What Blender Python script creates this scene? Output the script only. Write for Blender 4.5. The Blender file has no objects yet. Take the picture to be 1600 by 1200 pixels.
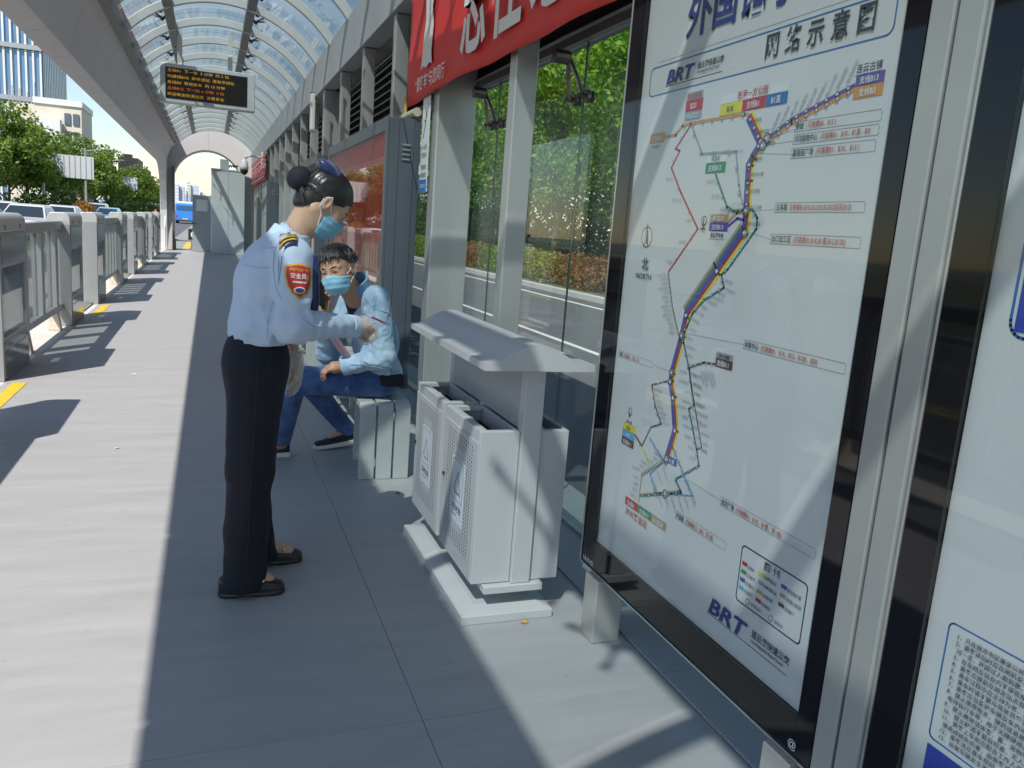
import bpy, bmesh, math, random
import numpy as np
from mathutils import Vector, Matrix
R_ = math.radians
SC = bpy.context.scene
COL = SC.collection
# ---------------------------------------------------------------- camera
cam_d = bpy.data.cameras.new("camera"); cam = bpy.data.objects.new("camera", cam_d); COL.objects.link(cam)
cam_d.sensor_width = 36.0; cam_d.lens = 36.0*1250/1600; cam_d.clip_start = 0.05; cam_d.clip_end = 3000
_r = ((0.93517247, -0.00482653, -0.35415979), (-0.3463065, 0.19736535, -0.91712525), (0.0743254, 0.98031812, 0.18289919))
m4 = Matrix.Identity(4)
for i in range(3):
    for j in range(3): m4[i][j] = _r[i][j]
m4.translation = (0, 0, 1.45)
cam.matrix_world = m4
SC.camera = cam
# ---------------------------------------------------------------- sky and sun
SUN_DIR = Vector((0.66, 0.80, -1.33)).normalized()          # travel direction of the light
sun_el = math.asin(-SUN_DIR.z); sun_az = math.atan2(-SUN_DIR.x, -SUN_DIR.y)
w = bpy.data.worlds.new("World"); SC.world = w; w.use_nodes = True
nt = w.node_tree; bgn = nt.nodes["Background"]
sky = nt.nodes.new("ShaderNodeTexSky"); sky.sky_type = 'NISHITA'; sky.sun_disc = False
sky.sun_elevation = sun_el; sky.sun_rotation = sun_az
sky.air_density = 1.25; sky.dust_density = .15; sky.ozone_density = 2.6; sky.altitude = 20
nt.links.new(sky.outputs[0], bgn.inputs[0]); bgn.inputs[1].default_value = 0.12
sd = bpy.data.lights.new("sun", 'SUN'); sd.energy = 5.0; sd.angle = R_(0.53); sd.color = (1.0, 0.95, 0.88)
so = bpy.data.objects.new("sun", sd); COL.objects.link(so)
so.rotation_euler = SUN_DIR.to_track_quat('-Z', 'Y').to_euler(); so.location = (-8, -10, 20)
vs = SC.view_settings; vs.view_transform = 'Standard'; vs.look = 'None'; vs.exposure = 0.32; vs.gamma = 1.0; vs.use_curve_mapping = False
SC.cycles.transparent_max_bounces = 32; SC.cycles.max_bounces = 10; SC.cycles.caustics_reflective = False; SC.cycles.caustics_refractive = False
# ---------------------------------------------------------------- materials
MATS = {}
def M(name, col, rough=.5, metal=0., var=0., vscale=6., bump=0., bscale=80., spec=.5, stretch=None, trans=0., coat=0., obj=True, dirt=None, sheen=0.):
    if name in MATS: return MATS[name]
    m = bpy.data.materials.new(name); m.use_nodes = True; t = m.node_tree; b = t.nodes["Principled BSDF"]
    b.inputs["Base Color"].default_value = (*col, 1); b.inputs["Roughness"].default_value = rough
    b.inputs["Metallic"].default_value = metal; b.inputs["Specular IOR Level"].default_value = spec
    if coat: b.inputs["Coat Weight"].default_value = coat; b.inputs["Coat Roughness"].default_value = .08
    if sheen: b.inputs["Sheen Weight"].default_value = sheen
    if trans: b.inputs["Subsurface Weight"].default_value = trans; b.inputs["Subsurface Radius"].default_value = (.012, .004, .002); b.inputs["Subsurface Scale"].default_value = 1.0
    tc = t.nodes.new("ShaderNodeTexCoord"); src = tc.outputs["Object" if obj else "Generated"]
    if stretch:
        mp = t.nodes.new("ShaderNodeMapping"); mp.inputs["Scale"].default_value = stretch; t.links.new(src, mp.inputs[0]); src = mp.outputs[0]
    colout = None
    if var:
        n = t.nodes.new("ShaderNodeTexNoise"); n.inputs["Scale"].default_value = vscale; n.inputs["Detail"].default_value = 6; n.inputs["Roughness"].default_value = .62
        t.links.new(src, n.inputs["Vector"])
        rp = t.nodes.new("ShaderNodeValToRGB"); rp.color_ramp.elements[0].position = .28; rp.color_ramp.elements[1].position = .72
        rp.color_ramp.elements[0].color = (*[c*(1-var) for c in col], 1); rp.color_ramp.elements[1].color = (*[min(1, c*(1+var)) for c in col], 1)
        t.links.new(n.outputs["Fac"], rp.inputs[0]); colout = rp.outputs[0]
        mr = t.nodes.new("ShaderNodeMapRange"); mr.inputs[3].default_value = max(0, rough-.12*min(1, var*4)); mr.inputs[4].default_value = min(1, rough+.12*min(1, var*4))
        t.links.new(n.outputs["Fac"], mr.inputs[0]); t.links.new(mr.outputs[0], b.inputs["Roughness"])
    if dirt:
        n2 = t.nodes.new("ShaderNodeTexNoise"); n2.inputs["Scale"].default_value = dirt[1]; n2.inputs["Detail"].default_value = 8; n2.inputs["Roughness"].default_value = .7
        t.links.new(tc.outputs["Object"], n2.inputs["Vector"])
        r2 = t.nodes.new("ShaderNodeValToRGB"); r2.color_ramp.elements[0].position = dirt[2]; r2.color_ramp.elements[1].position = dirt[2]+.1
        r2.color_ramp.elements[0].color = (0, 0, 0, 1); r2.color_ramp.elements[1].color = (1, 1, 1, 1); t.links.new(n2.outputs["Fac"], r2.inputs[0])
        mx = t.nodes.new("ShaderNodeMixRGB"); mx.inputs[2].default_value = (*dirt[0], 1)
        if colout: t.links.new(colout, mx.inputs[1])
        else: mx.inputs[1].default_value = (*col, 1)
        sc_ = t.nodes.new("ShaderNodeMath"); sc_.operation = 'MULTIPLY'; sc_.inputs[1].default_value = dirt[3]; t.links.new(r2.outputs[0], sc_.inputs[0])
        t.links.new(sc_.outputs[0], mx.inputs[0]); colout = mx.outputs[0]
    if colout: t.links.new(colout, b.inputs["Base Color"])
    if bump:
        nb = t.nodes.new("ShaderNodeTexNoise"); nb.inputs["Scale"].default_value = bscale; nb.inputs["Detail"].default_value = 4
        t.links.new(src, nb.inputs["Vector"]); bp = t.nodes.new("ShaderNodeBump"); bp.inputs["Strength"].default_value = bump; bp.inputs["Distance"].default_value = .01
        t.links.new(nb.outputs["Fac"], bp.inputs["Height"]); t.links.new(bp.outputs[0], b.inputs["Normal"])
    MATS[name] = m; return m
def GLASS(name, tint=(.9, .95, .94), ior=1.45, rough=.01, dust=0., dustcol=(.6, .62, .62), film=False):
    if name in MATS: return MATS[name]
    m = bpy.data.materials.new(name); m.use_nodes = True; t = m.node_tree; t.nodes.clear()
    out = t.nodes.new("ShaderNodeOutputMaterial"); tr = t.nodes.new("ShaderNodeBsdfTransparent"); tr.inputs[0].default_value = (*tint, 1)
    gl = t.nodes.new("ShaderNodeBsdfGlossy"); gl.inputs["Roughness"].default_value = rough
    ge = t.nodes.new("ShaderNodeNewGeometry"); dp = t.nodes.new("ShaderNodeVectorMath"); dp.operation = 'DOT_PRODUCT'; t.links.new(ge.outputs["Incoming"], dp.inputs[0]); t.links.new(ge.outputs["Normal"], dp.inputs[1])
    def mth(op, a, b=None):
        n_ = t.nodes.new("ShaderNodeMath"); n_.operation = op
        for i_, v_ in enumerate((a, b)):
            if v_ is None: continue
            if isinstance(v_, (int, float)): n_.inputs[i_].default_value = v_
            else: t.links.new(v_, n_.inputs[i_])
        return n_.outputs[0]
    f0 = ((ior-1)/(ior+1))**2
    fr = mth('ADD', f0, mth('MULTIPLY', 1-f0, mth('POWER', mth('SUBTRACT', 1.0, mth('ABSOLUTE', dp.outputs["Value"])), 5.0)))
    mx = t.nodes.new("ShaderNodeMixShader"); t.links.new(fr, mx.inputs[0]); t.links.new(tr.outputs[0], mx.inputs[1]); t.links.new(gl.outputs[0], mx.inputs[2])
    last = mx.outputs[0]
    if dust:
        df = t.nodes.new("ShaderNodeBsdfTranslucent" if film else "ShaderNodeBsdfDiffuse"); df.inputs[0].default_value = (*dustcol, 1)
        tc = t.nodes.new("ShaderNodeTexCoord"); n = t.nodes.new("ShaderNodeTexNoise"); n.inputs["Scale"].default_value = 1.7; n.inputs["Detail"].default_value = 7; t.links.new(tc.outputs["Object"], n.inputs["Vector"])
        mr = t.nodes.new("ShaderNodeMapRange"); mr.inputs[1].default_value = .3; mr.inputs[2].default_value = .75; mr.inputs[3].default_value = dust*.35; mr.inputs[4].default_value = dust
        t.links.new(n.outputs["Fac"], mr.inputs[0]); m2 = t.nodes.new("ShaderNodeMixShader"); t.links.new(mr.outputs[0], m2.inputs[0]); t.links.new(last, m2.inputs[1]); t.links.new(df.outputs[0], m2.inputs[2]); last = m2.outputs[0]
    t.links.new(last, out.inputs[0]); MATS[name] = m; return m
def EMIT(name, col, s):
    m = bpy.data.materials.new(name); m.use_nodes = True; b = m.node_tree.nodes["Principled BSDF"]
    b.inputs["Base Color"].default_value = (*[c*.3 for c in col], 1); b.inputs["Emission Color"].default_value = (*col, 1); b.inputs["Emission Strength"].default_value = s; MATS[name] = m; return m
# ---------------------------------------------------------------- mesh helpers
class MB:
    def __init__(s): s.v = []; s.f = []
    def add(s, vs, fs):
        o = len(s.v); s.v += [tuple(v) for v in vs]; s.f += [tuple(i+o for i in f) for f in fs]; return s
    def box(s, x0, x1, y0, y1, z0, z1):
        return s.add([(x0,y0,z0),(x1,y0,z0),(x1,y1,z0),(x0,y1,z0),(x0,y0,z1),(x1,y0,z1),(x1,y1,z1),(x0,y1,z1)], [(3,2,1,0),(4,5,6,7),(0,1,5,4),(1,2,6,5),(2,3,7,6),(3,0,4,7)])
    def prism(s, poly, axis, a, b):
        """poly in the two other axes (cyclic order), extruded along axis from a to b"""
        n = len(poly)
        def P(p, t): return {'x': (t, p[0], p[1]), 'y': (p[0], t, p[1]), 'z': (p[0], p[1], t)}[axis]
        vs = [P(p, a) for p in poly]+[P(p, b) for p in poly]
        fs = [tuple(range(n))[::-1], tuple(range(n, 2*n))]+[(i, (i+1) % n, n+(i+1) % n, n+i) for i in range(n)]
        return s.add(vs, fs)
    def tube(s, pts, r, seg=8, cap=True):
        pts = [Vector(p) for p in pts]; rs = r if isinstance(r, (list, tuple)) else [r]*len(pts); rings = []; o = len(s.v)
        for i, p in enumerate(pts):
            d = (pts[min(i+1, len(pts)-1)]-pts[max(i-1, 0)]).normalized()
            a = d.orthogonal().normalized() if i == 0 else (rings[-1]-d*rings[-1].dot(d)).normalized()
            rings.append(a); b = d.cross(a)
            for k in range(seg):
                t = 2*math.pi*k/seg; s.v.append(tuple(p+(a*math.cos(t)+b*math.sin(t))*rs[i]))
        for i in range(len(pts)-1):
            for k in range(seg):
                s.f.append((o+i*seg+k, o+i*seg+(k+1) % seg, o+(i+1)*seg+(k+1) % seg, o+(i+1)*seg+k))
        if cap:
            s.f.append(tuple(o+k for k in range(seg))[::-1]); s.f.append(tuple(o+(len(pts)-1)*seg+k for k in range(seg)))
        return s
    def bar(s, a, b, w, h, up=(0, 0, 1)):
        a = Vector(a); b = Vector(b); d = (b-a).normalized(); u = Vector(up); sd = d.cross(u).normalized(); u = sd.cross(d)
        vs = [p+sd*(w/2*i)+u*(h/2*j) for p in (a, b) for (i, j) in ((-1,-1),(1,-1),(1,1),(-1,1))]
        return s.add(vs, [(3,2,1,0),(4,5,6,7),(0,1,5,4),(1,2,6,5),(2,3,7,6),(3,0,4,7)])
    def ball(s, c, r, seg=10, rings=6):
        rr = r if isinstance(r, (list, tuple)) else (r, r, r); o = len(s.v)
        for i in range(rings+1):
            th = math.pi*i/rings
            for k in range(seg):
                ph = 2*math.pi*k/seg; s.v.append((c[0]+rr[0]*math.sin(th)*math.cos(ph), c[1]+rr[1]*math.sin(th)*math.sin(ph), c[2]+rr[2]*math.cos(th)))
        for i in range(rings):
            for k in range(seg): s.f.append((o+i*seg+k, o+(i+1)*seg+k, o+(i+1)*seg+(k+1) % seg, o+i*seg+(k+1) % seg))
        return s
    def build(s, name, mat, parent=None, bevel=0, smooth=False, seg=2):
        me = bpy.data.meshes.new(name); me.from_pydata(s.v, [], s.f); me.validate()
        bm = bmesh.new(); bm.from_mesh(me); bmesh.ops.recalc_face_normals(bm, faces=bm.faces[:]); bm.to_mesh(me); bm.free()
        return link(name, me, mat, parent, bevel, smooth, seg)
def link(name, me, mat, parent=None, bevel=0, smooth=False, seg=2):
    o = bpy.data.objects.new(name, me); COL.objects.link(o)
    if mat is not None and not me.materials: me.materials.append(mat)
    if smooth: me.polygons.foreach_set("use_smooth", [True]*len(me.polygons))
    if bevel:
        md = o.modifiers.new("bevel", 'BEVEL'); md.width = bevel; md.segments = seg; md.limit_method = 'ANGLE'; md.angle_limit = R_(40)
    if parent: o.parent = parent
    return o
def empty(name, loc=(0, 0, 0), label=None, cat=None, group=None, rz=0.):
    o = bpy.data.objects.new(name, None); COL.objects.link(o); o.location = loc; o.rotation_euler = (0, 0, rz); o.empty_display_size = .2
    if label: tag(o, label, cat, group)
    return o
def tag(o, label, cat, group=None):
    o["label"] = label; o["category"] = cat
    if group: o["group"] = group
    return o
def struct(o): o["kind"] = "structure"; return o
def stuff(o): o["kind"] = "stuff"; return o
def copy_tree(o, loc=None, parent=None):
    c = o.copy(); COL.objects.link(c); c.parent = parent
    if loc is not None: c.location = loc
    for ch in list(o.children): copy_tree(ch, None, c)
    return c
def inst(src, name, parent, loc):
    o = bpy.data.objects.new(name, src.data); COL.objects.link(o); o.parent = parent; o.location = loc
    for md in src.modifiers:
        if md.type == 'BEVEL':
            n = o.modifiers.new("bevel", 'BEVEL'); n.width = md.width; n.segments = md.segments; n.limit_method = 'ANGLE'; n.angle_limit = md.angle_limit
    return o
def text_mesh(body, size, bold=0., align='LEFT', sx=1., shear=0.):
    c = bpy.data.curves.new("txt", 'FONT'); c.body = body; c.size = size; c.align_x = align; c.offset = bold; c.shear = shear; c.resolution_u = 2
    o = bpy.data.objects.new("txt", c); COL.objects.link(o); dg = bpy.context.evaluated_depsgraph_get()
    me = bpy.data.meshes.new_from_object(o.evaluated_get(dg)); bpy.data.objects.remove(o); bpy.data.curves.remove(c)
    if sx != 1.:
        for v in me.vertices: v.co.x *= sx
    me.materials.clear(); return me
def text(body, size, origin, right, up, mat, parent=None, name="lettering", bold=0., align='LEFT', sx=1., rot=0., shear=0.):
    me = text_mesh(body, size, bold, align, sx, shear); r = Vector(right).normalized(); u = Vector(up).normalized()
    if rot: c, s_ = math.cos(rot), math.sin(rot); r, u = r*c+u*s_, u*c-r*s_
    n = r.cross(u); me.transform(Matrix(((r.x, u.x, n.x, origin[0]), (r.y, u.y, n.y, origin[1]), (r.z, u.z, n.z, origin[2]), (0, 0, 0, 1))))
    return link(name, me, mat, parent)
rng = random.Random(7)
# shared materials
steel = M("brushed_steel", (.50, .50, .485), .38, .55, .10, 5, .05, 200, stretch=(1, 1, .15))
alum = M("pale_aluminium", (.40, .405, .39), .40, .4, .07, 3, 0)
whitep = M("pale_grey_paint", (.62, .63, .62), .38, 0, .05, 4, .03, 60, dirt=((.25, .22, .18), 9, .66, .35))
dark = M("dark_gap", (.03, .03, .032), .6)
black_gloss = M("black_gloss", (.006, .006, .008), .06, spec=.5)
gasket = M("black_rubber", (.012, .012, .012), .5)
# ================================================================ ground, roads, platform
ROADZ = -.25
asphalt = M("asphalt", (.105, .108, .115), .85, 0, .18, .8, .3, 120, dirt=((.16, .16, .16), 2.2, .6, .4))
g = MB(); g.box(-1500, 1500, -300, 2500, -.9, -.5); struct(g.build("ground", M("far_ground", (.16, .17, .14), .95, 0, .2, .05)))
g = MB(); g.box(-13.2, -1.98, -60, 420, -.49, ROADZ); struct(g.build("road", asphalt))
g = MB(); g.box(2.06, 10.2, -60, 420, -.49, ROADZ); struct(g.build("road", asphalt))
g = MB(); g.box(-1.97, 2.05, 33.6, 420, -.49, ROADZ+.004); struct(g.build("road", M("busway_concrete", (.26, .26, .25), .85, 0, .12, 1.2)))
base = MB(); base.box(-1.95, 2.04, -8, 33.5, -.49, -.012); pb = struct(base.build("platform", M("platform_concrete", (.24, .24, .245), .85, 0, .12, 3, .2, 60)))
floor = M("grey_floor_paint", (.352, .348, .347), .50, 0, .10, 1.4, .12, 90, stretch=(1, 6, 1), dirt=((.14, .14, .145), 11, .63, .45))
cols = [(-1.52, .604), (.606, 1.4625)]
fl = struct(empty("floor", (0, 0, 0)))
protos = []
for (a, b) in cols: s = MB(); s.box(a, b, 0, 1.1984, -.05, 0); protos.append(s)
src = [p.build("floor_slab", floor, fl, bevel=.0006, seg=1) for p in protos]
first = True
for k in range(-6, 28):
    y = 4.5+1.2*k-.0
    if y > 32.4: break
    for j, s in enumerate(src):
        if first: s.location = (0, y, 0)
        else: inst(s, "floor_slab", fl, (0, y, 0))
    first = False
# pale concrete edge strip below the fence
e = MB(); e.box(-1.945, -1.524, -7.9, 33.2, -.05, -.004); struct(e.build("platform_edge", M("edge_concrete", (.60, .56, .50), .8, 0, .1, 4, .2, 80)))
# granite kerb slabs under the glass wall
granite = M("speckled_granite", (.36, .36, .36), .55, 0, .75, 330, 0)
kb = struct(empty("kerb", (0, 0, 0)))
s = MB(); s.box(1.466, 2.03, 0, .597, -.05, .006); k0 = s.build("granite_slab", granite, kb, bevel=.002, seg=1)
for k in range(-10, 54):
    if k == -10: k0.location = (0, .36+.6*k, 0)
    else: inst(k0, "granite_slab", kb, (0, .36+.6*k, 0))
# yellow strips before the sliding doors
yel = M("yellow_paint", (.62, .44, .03), .6, 0, .15, 12, dirt=((.2, .17, .08), 14, .6, .6))
def marking(name, x0, x1, y0, y1, z, m): q = MB(); q.box(x0, x1, y0, y1, z, z+.003); return struct(q.build(name, m))
for y in (5.85, 11.68): marking("door_marking", -1.46, -1.36, y, y+1.36, .001, yel)
rw = M("road_white", (.62, .62, .60), .7, 0, .15, 3); ry = M("road_yellow", (.60, .42, .08), .7, 0, .15, 3)
marking("lane_line", -5.45, -5.3, -40, 400, ROADZ+.004, ry); marking("lane_line", -5.75, -5.6, -40, 400, ROADZ+.004, ry)
marking("lane_line", 9.25, 9.42, -40, 400, ROADZ+.004, rw)
marking("lane_line", 5.5, 5.62, -40, 400, ROADZ+.004, rw)
for i in range(40): marking("lane_dash", -9.3, -9.17, 10+i*9, 14+i*9, ROADZ+.004, rw)
marking("lane_line", -1.15, -.85, 34, 330, ROADZ+.009, ry)
marking("lane_line", -12.9, -12.75, -40, 400, ROADZ+.004, rw)
# kerbs and verges beyond the roads
kc = M("kerb_concrete", (.5, .49, .47), .8, 0, .12, 3)
q = MB(); q.box(10.2, 10.5, -60, 420, -.49, -.1); struct(q.build("kerb", kc))
q = MB(); q.box(10.5, 60, -60, 420, -.49, -.12); struct(q.build("verge", M("verge_soil", (.12, .13, .07), .95, 0, .3, 2)))
q = MB(); q.box(-13.5, -13.2, -60, 420, -.49, -.1); struct(q.build("kerb", kc))
q = MB(); q.box(-90, -13.5, -60, 420, -.49, -.12); struct(q.build("verge", MATS["verge_soil"]))
# ================================================================ canopy over the platform
A_, B_, C_ = (-1.1, 3.80), (.22, 4.36), (1.5, 3.70)
def circ(a, b, c):
    ax, ay = a; bx, by = b; cx, cy = c; d = 2*(ax*(by-cy)+bx*(cy-ay)+cx*(ay-by))
    ux = ((ax*ax+ay*ay)*(by-cy)+(bx*bx+by*by)*(cy-ay)+(cx*cx+cy*cy)*(ay-by))/d
    uy = ((ax*ax+ay*ay)*(cx-bx)+(bx*bx+by*by)*(ax-cx)+(cx*cx+cy*cy)*(bx-ax))/d
    return ux, uy, math.hypot(ax-ux, ay-uy)
CX, CZ, CR = circ(A_, B_, C_)
T0 = math.atan2(A_[1]-CZ, A_[0]-CX); T1 = math.atan2(C_[1]-CZ, C_[0]-CX)
def arc(x, off=0.):
    z = CZ+math.sqrt(max(0, (CR)**2-(x-CX)**2)); n = Vector((x-CX, z-CZ)).normalized(); return (x+n.x*off, z+n.y*off)
def arcpts(x0, x1, n, off=0.):
    t0 = math.acos((x0-CX)/CR); t1 = math.acos((x1-CX)/CR)
    return [(CX+(CR+off)*math.cos(t0+(t1-t0)*i/n), CZ+(CR+off)*math.sin(t0+(t1-t0)*i/n)) for i in range(n+1)]
can = empty("station_canopy", (0, 0, 0), "arched glass and steel canopy roof over the bus platform", "canopy")
rib_m = M("rib_paint", (.60, .60, .57), .45, .1, .06, 4)
fas_m = M("fascia_panel", (.72, .71, .70), .5, .15, .05, 2)
rs = MB(); o1 = arcpts(-1.1, 1.5, 28, 0.); o0 = arcpts(-1.1, 1.5, 28, -.11)
rs.prism(o1+o0[::-1], 'y', -.035, .035)
PITCH = 1.45; RY = [9.54+PITCH*k for k in range(-11, 16)]
r0 = rs.build("rib", rib_m, can, bevel=.008)
for i, y in enumerate(RY):
    if i == 0: r0.location = (0, y, 0)
    else: inst(r0, "rib", can, (0, y, 0))
roof_glass = GLASS("roof_glass", (.735, .785, .795), 1.4, .02, .13, (.80, .82, .82), True)
PX = [-1.14, -.56, .53, 1.54]
panes = []
for a, b in zip(PX[:-1], PX[1:]):
    q = MB(); t_ = arcpts(a+.006, b-.006, 10, .085); u_ = arcpts(a+.006, b-.006, 10, .073); q.prism(t_+u_[::-1], 'y', .008, PITCH-.008)
    panes.append(q)
pobj = [p.build("glass_pane", roof_glass, can, smooth=False) for p in panes]
for i, y in enumerate(RY[:-1]):
    for p in pobj:
        if i == 0: p.location = (0, y, 0)
        else: inst(p, "glass_pane", can, (0, y, 0))
# purlins and glass fittings
dk = M("purlin_grey", (.23, .23, .22), .5, .3, .1, 5)
for x in PX[1:3]:
    ax, az = arc(x, -.03); q = MB(); q.box(ax-.06, ax+.06, RY[0], RY[-1], az-.07, az+.03); q.build("purlin", dk, can, bevel=.004)
q = MB(); q.box(-1.2, -1.085, RY[0], RY[-1], 3.70, 3.86); q.build("gutter", dk, can, bevel=.004)
fit = M("dark_steel_fitting", (.07, .07, .07), .4, .7)
q = MB()
for sx in (-1, 1):
    for sy in (-1, 1): q.tube([(0, 0, 0), (sx*.09, sy*.11, .035), (sx*.14, sy*.16, .06)], [.014, .012, .022], 6)
q.ball((0, 0, -.01), .03, 8, 5)
f0 = q.build("glass_fitting", fit, can)
first = True
for y in RY[:-1]:
    for x in PX[1:3]:
        for fy in (.33, .67):
            ax, az = arc(x, .0); sgn = -1 if x < 0 else 1; p = (ax+sgn*.10, y+PITCH*fy, arc(ax+sgn*.10, .0)[1])
            if first: f0.location = p; first = False
            else: inst(f0, "glass_fitting", can, p)
# curved fascia shell on the road side, panel by panel
inner = [(-1.45, 3.05), (-1.44, 3.2), (-1.40, 3.38), (-1.33, 3.55), (-1.22, 3.70), (-1.1, 3.80)]
outer = [(-1.66, 2.98), (-1.70, 3.2), (-1.68, 3.45), (-1.60, 3.68), (-1.44, 3.88), (-1.1, 4.02)]
sec = inner+outer[::-1]
q = MB(); q.prism(sec, 'y', .011, PITCH-.011); p0 = q.build("fascia_panel", fas_m, can, bevel=.006)
for k in range(-11, 14):
    y = 9.17+PITCH*k
    if k == -11: p0.location = (0, y, 0)
    else: inst(p0, "fascia_panel", can, (0, y, 0))
q = MB(); q.prism([(-1.47, 3.06), (-1.46, 3.2), (-1.42, 3.38), (-1.35, 3.56), (-1.24, 3.72), (-1.12, 3.84), (-1.12, 3.99), (-1.42, 3.84), (-1.57, 3.66), (-1.64, 3.45), (-1.66, 3.2), (-1.64, 3.01)], 'y', RY[0], 29.4)
q.build("fascia_core", dark, can)
# last panels sweep down into the leg
YE = 9.17+PITCH*14
steps = [(YE+.004, 2.98, 3.05), (30.2, 2.90, 2.98), (30.8, 2.70, 2.78), (31.3, 2.40, 2.47), (31.7, 2.0, 2.05), (32.0, 1.4, 1.42), (32.15, .7, .7), (32.2, 0, 0)]
vs_, fs_ = [], []
for (y, zo, zi) in steps:
    vs_ += [(-1.45, y, zi), (-1.66, y, zo), (-1.70, y, max(zo, 3.2)), (-1.60, y, 3.68), (-1.1, y, 4.02), (-1.1, y, 3.80), (-1.33, y, 3.55), (-1.44, y, max(zi, 3.2))]
n = 8
for i in range(len(steps)-1):
    for k in range(n): fs_.append((i*n+k, i*n+(k+1) % n, (i+1)*n+(k+1) % n, (i+1)*n+k))
fs_ += [tuple(range(n)), tuple((len(steps)-1)*n+k for k in range(n))]
MB().add(vs_, fs_).build("fascia_panel", fas_m, can, bevel=.006)
# portal arch at the far end
outp = [(-1.68, 0), (-1.70, 3.2), (-1.62, 3.66), (-1.42, 3.90)]+[(x, z+.1) for x, z in arcpts(-1.1, 1.5, 14, .02)]+[(1.72, 3.6), (1.75, 0)]
ia = [(-.06+1.22*math.cos(t), 2.38+1.26*math.sin(t)) for t in [math.pi*i/20 for i in range(21)]]
inn = [(1.16, 0)]+ia+[(-1.28, 0)]
# split at the crown into left and right halves so each polygon stays simple
def half(sgn):
    zc = arc(-.06, .02)[1]+.1
    o_ = [p for p in outp if (p[0] <= -.07 if sgn < 0 else p[0] >= -.05)]; i_ = [p for p in inn if (p[0] <= -.07 if sgn < 0 else p[0] >= -.05)]
    mid = [(-.061, zc), (-.061, 3.64)] if sgn < 0 else [(-.059, 3.64), (-.059, zc)]
    return o_+mid+i_ if sgn < 0 else mid+o_+i_
portal_m = M("portal_panel", (.52, .49, .475), .55, .05, .05, 2)
for sgn in (-1, 1): q = MB(); q.prism(half(sgn), 'y', 32.22, 33.3); q.build("portal_panel", portal_m, can, bevel=.006)
q = MB(); q.box(-1.27, -1.19, 32.0, 32.2, 0, 2.95); q.build("edge_post", M("dark_bronze", (.12, .115, .11), .45, .4), can)
# right-hand eave beam, soffit and columns
bm_m = M("beam_grey", (.44, .445, .44), .48, .2, .08, 2, dirt=((.25, .24, .22), 3, .62, .3))
for k in range(7):
    y0 = -6.6+k*5.8
    q = MB(); q.box(1.42, 1.60, y0+.004, y0+5.796 if k < 6 else 32.2, 3.2, 3.68); q.build("eave_beam", bm_m, can, bevel=.006)
q = MB(); q.box(1.601, 2.45, -6.6, 32.2, 3.215, 3.26); q.build("soffit", M("soffit_grey", (.30, .30, .29), .6, 0, .05, 2), can)
q = MB(); q.prism([(1.5, 3.70), (1.605, 3.67), (2.45, 3.30), (2.45, 3.4), (1.6, 3.82)], 'y', -6.6, 32.2); q.build("roof_edge", bm_m, can)
nar = MB(); nar.box(1.45, 1.57, 0, .10, .0065, 3.195); wid = MB(); wid.box(1.45, 1.72, 0, .16, .0065, 3.195)
n0 = nar.build("column", steel, can, bevel=.006); w0 = wid.build("column", steel, can, bevel=.008)
fn = fw = True
COLY = [5.55+1.52*k for k in range(-7, 18)]
for k, y in zip(range(-7, 18), COLY):
    if -.6 < y < 3.9 : continue
    if k % 4 == 0:
        if fw: w0.location = (0, y, 0); fw = False
        else: inst(w0, "column", can, (0, y, 0))
    else:
        if fn: n0.location = (0, y, 0); fn = False
        else: inst(n0, "column", can, (0, y, 0))
# ================================================================ wall of glass and louvres
gw = empty("glass_wall", (0, 0, 0), "clear glass wall panes with steel spider fittings behind the bins", "glass wall")
wall_glass = GLASS("wall_glass", (.90, .945, .93), 1.45, .005, .015)
edge = M("glass_edge", (.02, .05, .045), .15)
joints = [-5.33, -4.0, -2.7, -1.4, -.1, 1.2, 2.53, 3.86, 5.17, 6.48, 7.8, 9.1, 10.4, 11.7, 13.0, 14.3, 15.6, 16.9, 18.2, 19.5, 20.8, 22.1, 23.4, 24.7, 26, 27.3, 28.6, 29.9, 31.2]
for a, b in zip(joints[:-1], joints[1:]):
    q = MB(); q.box(1.755, 1.767, a+.006, b-.006, .02, 2.42); q.build("glass_pane", wall_glass, gw)
q = MB(); q.box(1.757, 1.765, -.005, .005, .02, 2.42); j0 = q.build("pane_joint", edge, gw)
for i, a in enumerate(joints[1:-1]):
    if i == 0: j0.location = (0, a, 0)
    else: inst(j0, "pane_joint", gw, (0, a, 0))
q = MB(); q.box(1.73, 1.79, -5.3, 31.2, .0065, .0195); q.build("base_channel", steel, gw)
# spider fittings: bracket from the column with two arms and discs
fitm = M("stained_steel", (.22, .19, .17), .35, .8, .2, 20)
q = MB(); q.tube([(1.58, .0, 2.33), (1.66, .0, 2.33)], .034, 12)
for sy in (-1, 1):
    q.tube([(1.66, 0, 2.33), (1.69, sy*.05, 2.24), (1.715, sy*.075, 2.15)], [.014, .012, .013], 8)
    q.tube([(1.69, sy*.075, 2.15), (1.75, sy*.075, 2.15)], .011, 8); q.tube([(1.735, sy*.075, 2.15), (1.753, sy*.075, 2.15)], .032, 14)
    q.tube([(1.768, sy*.075, 2.15), (1.776, sy*.075, 2.15)], .028, 14)
s0 = q.build("spider_fitting", fitm, gw)
for i, a in enumerate(joints[1:-1]):
    if i == 0: s0.location = (0, a, 0)
    else: inst(s0, "spider_fitting", gw, (0, a, 0))
lw = empty("louvre_band", (0, 0, 0), "band of dark horizontal louvre slats above the glass wall", "louvres")
slat_m = M("louvre_grey", (.20, .205, .20), .45, .3, .08, 3)
q = MB(); q.prism([(1.70, .0), (1.71, -.012), (1.80, .055), (1.79, .067)], 'y', -5.3, 31.2); l0 = q.build("slat", slat_m, lw)
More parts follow.
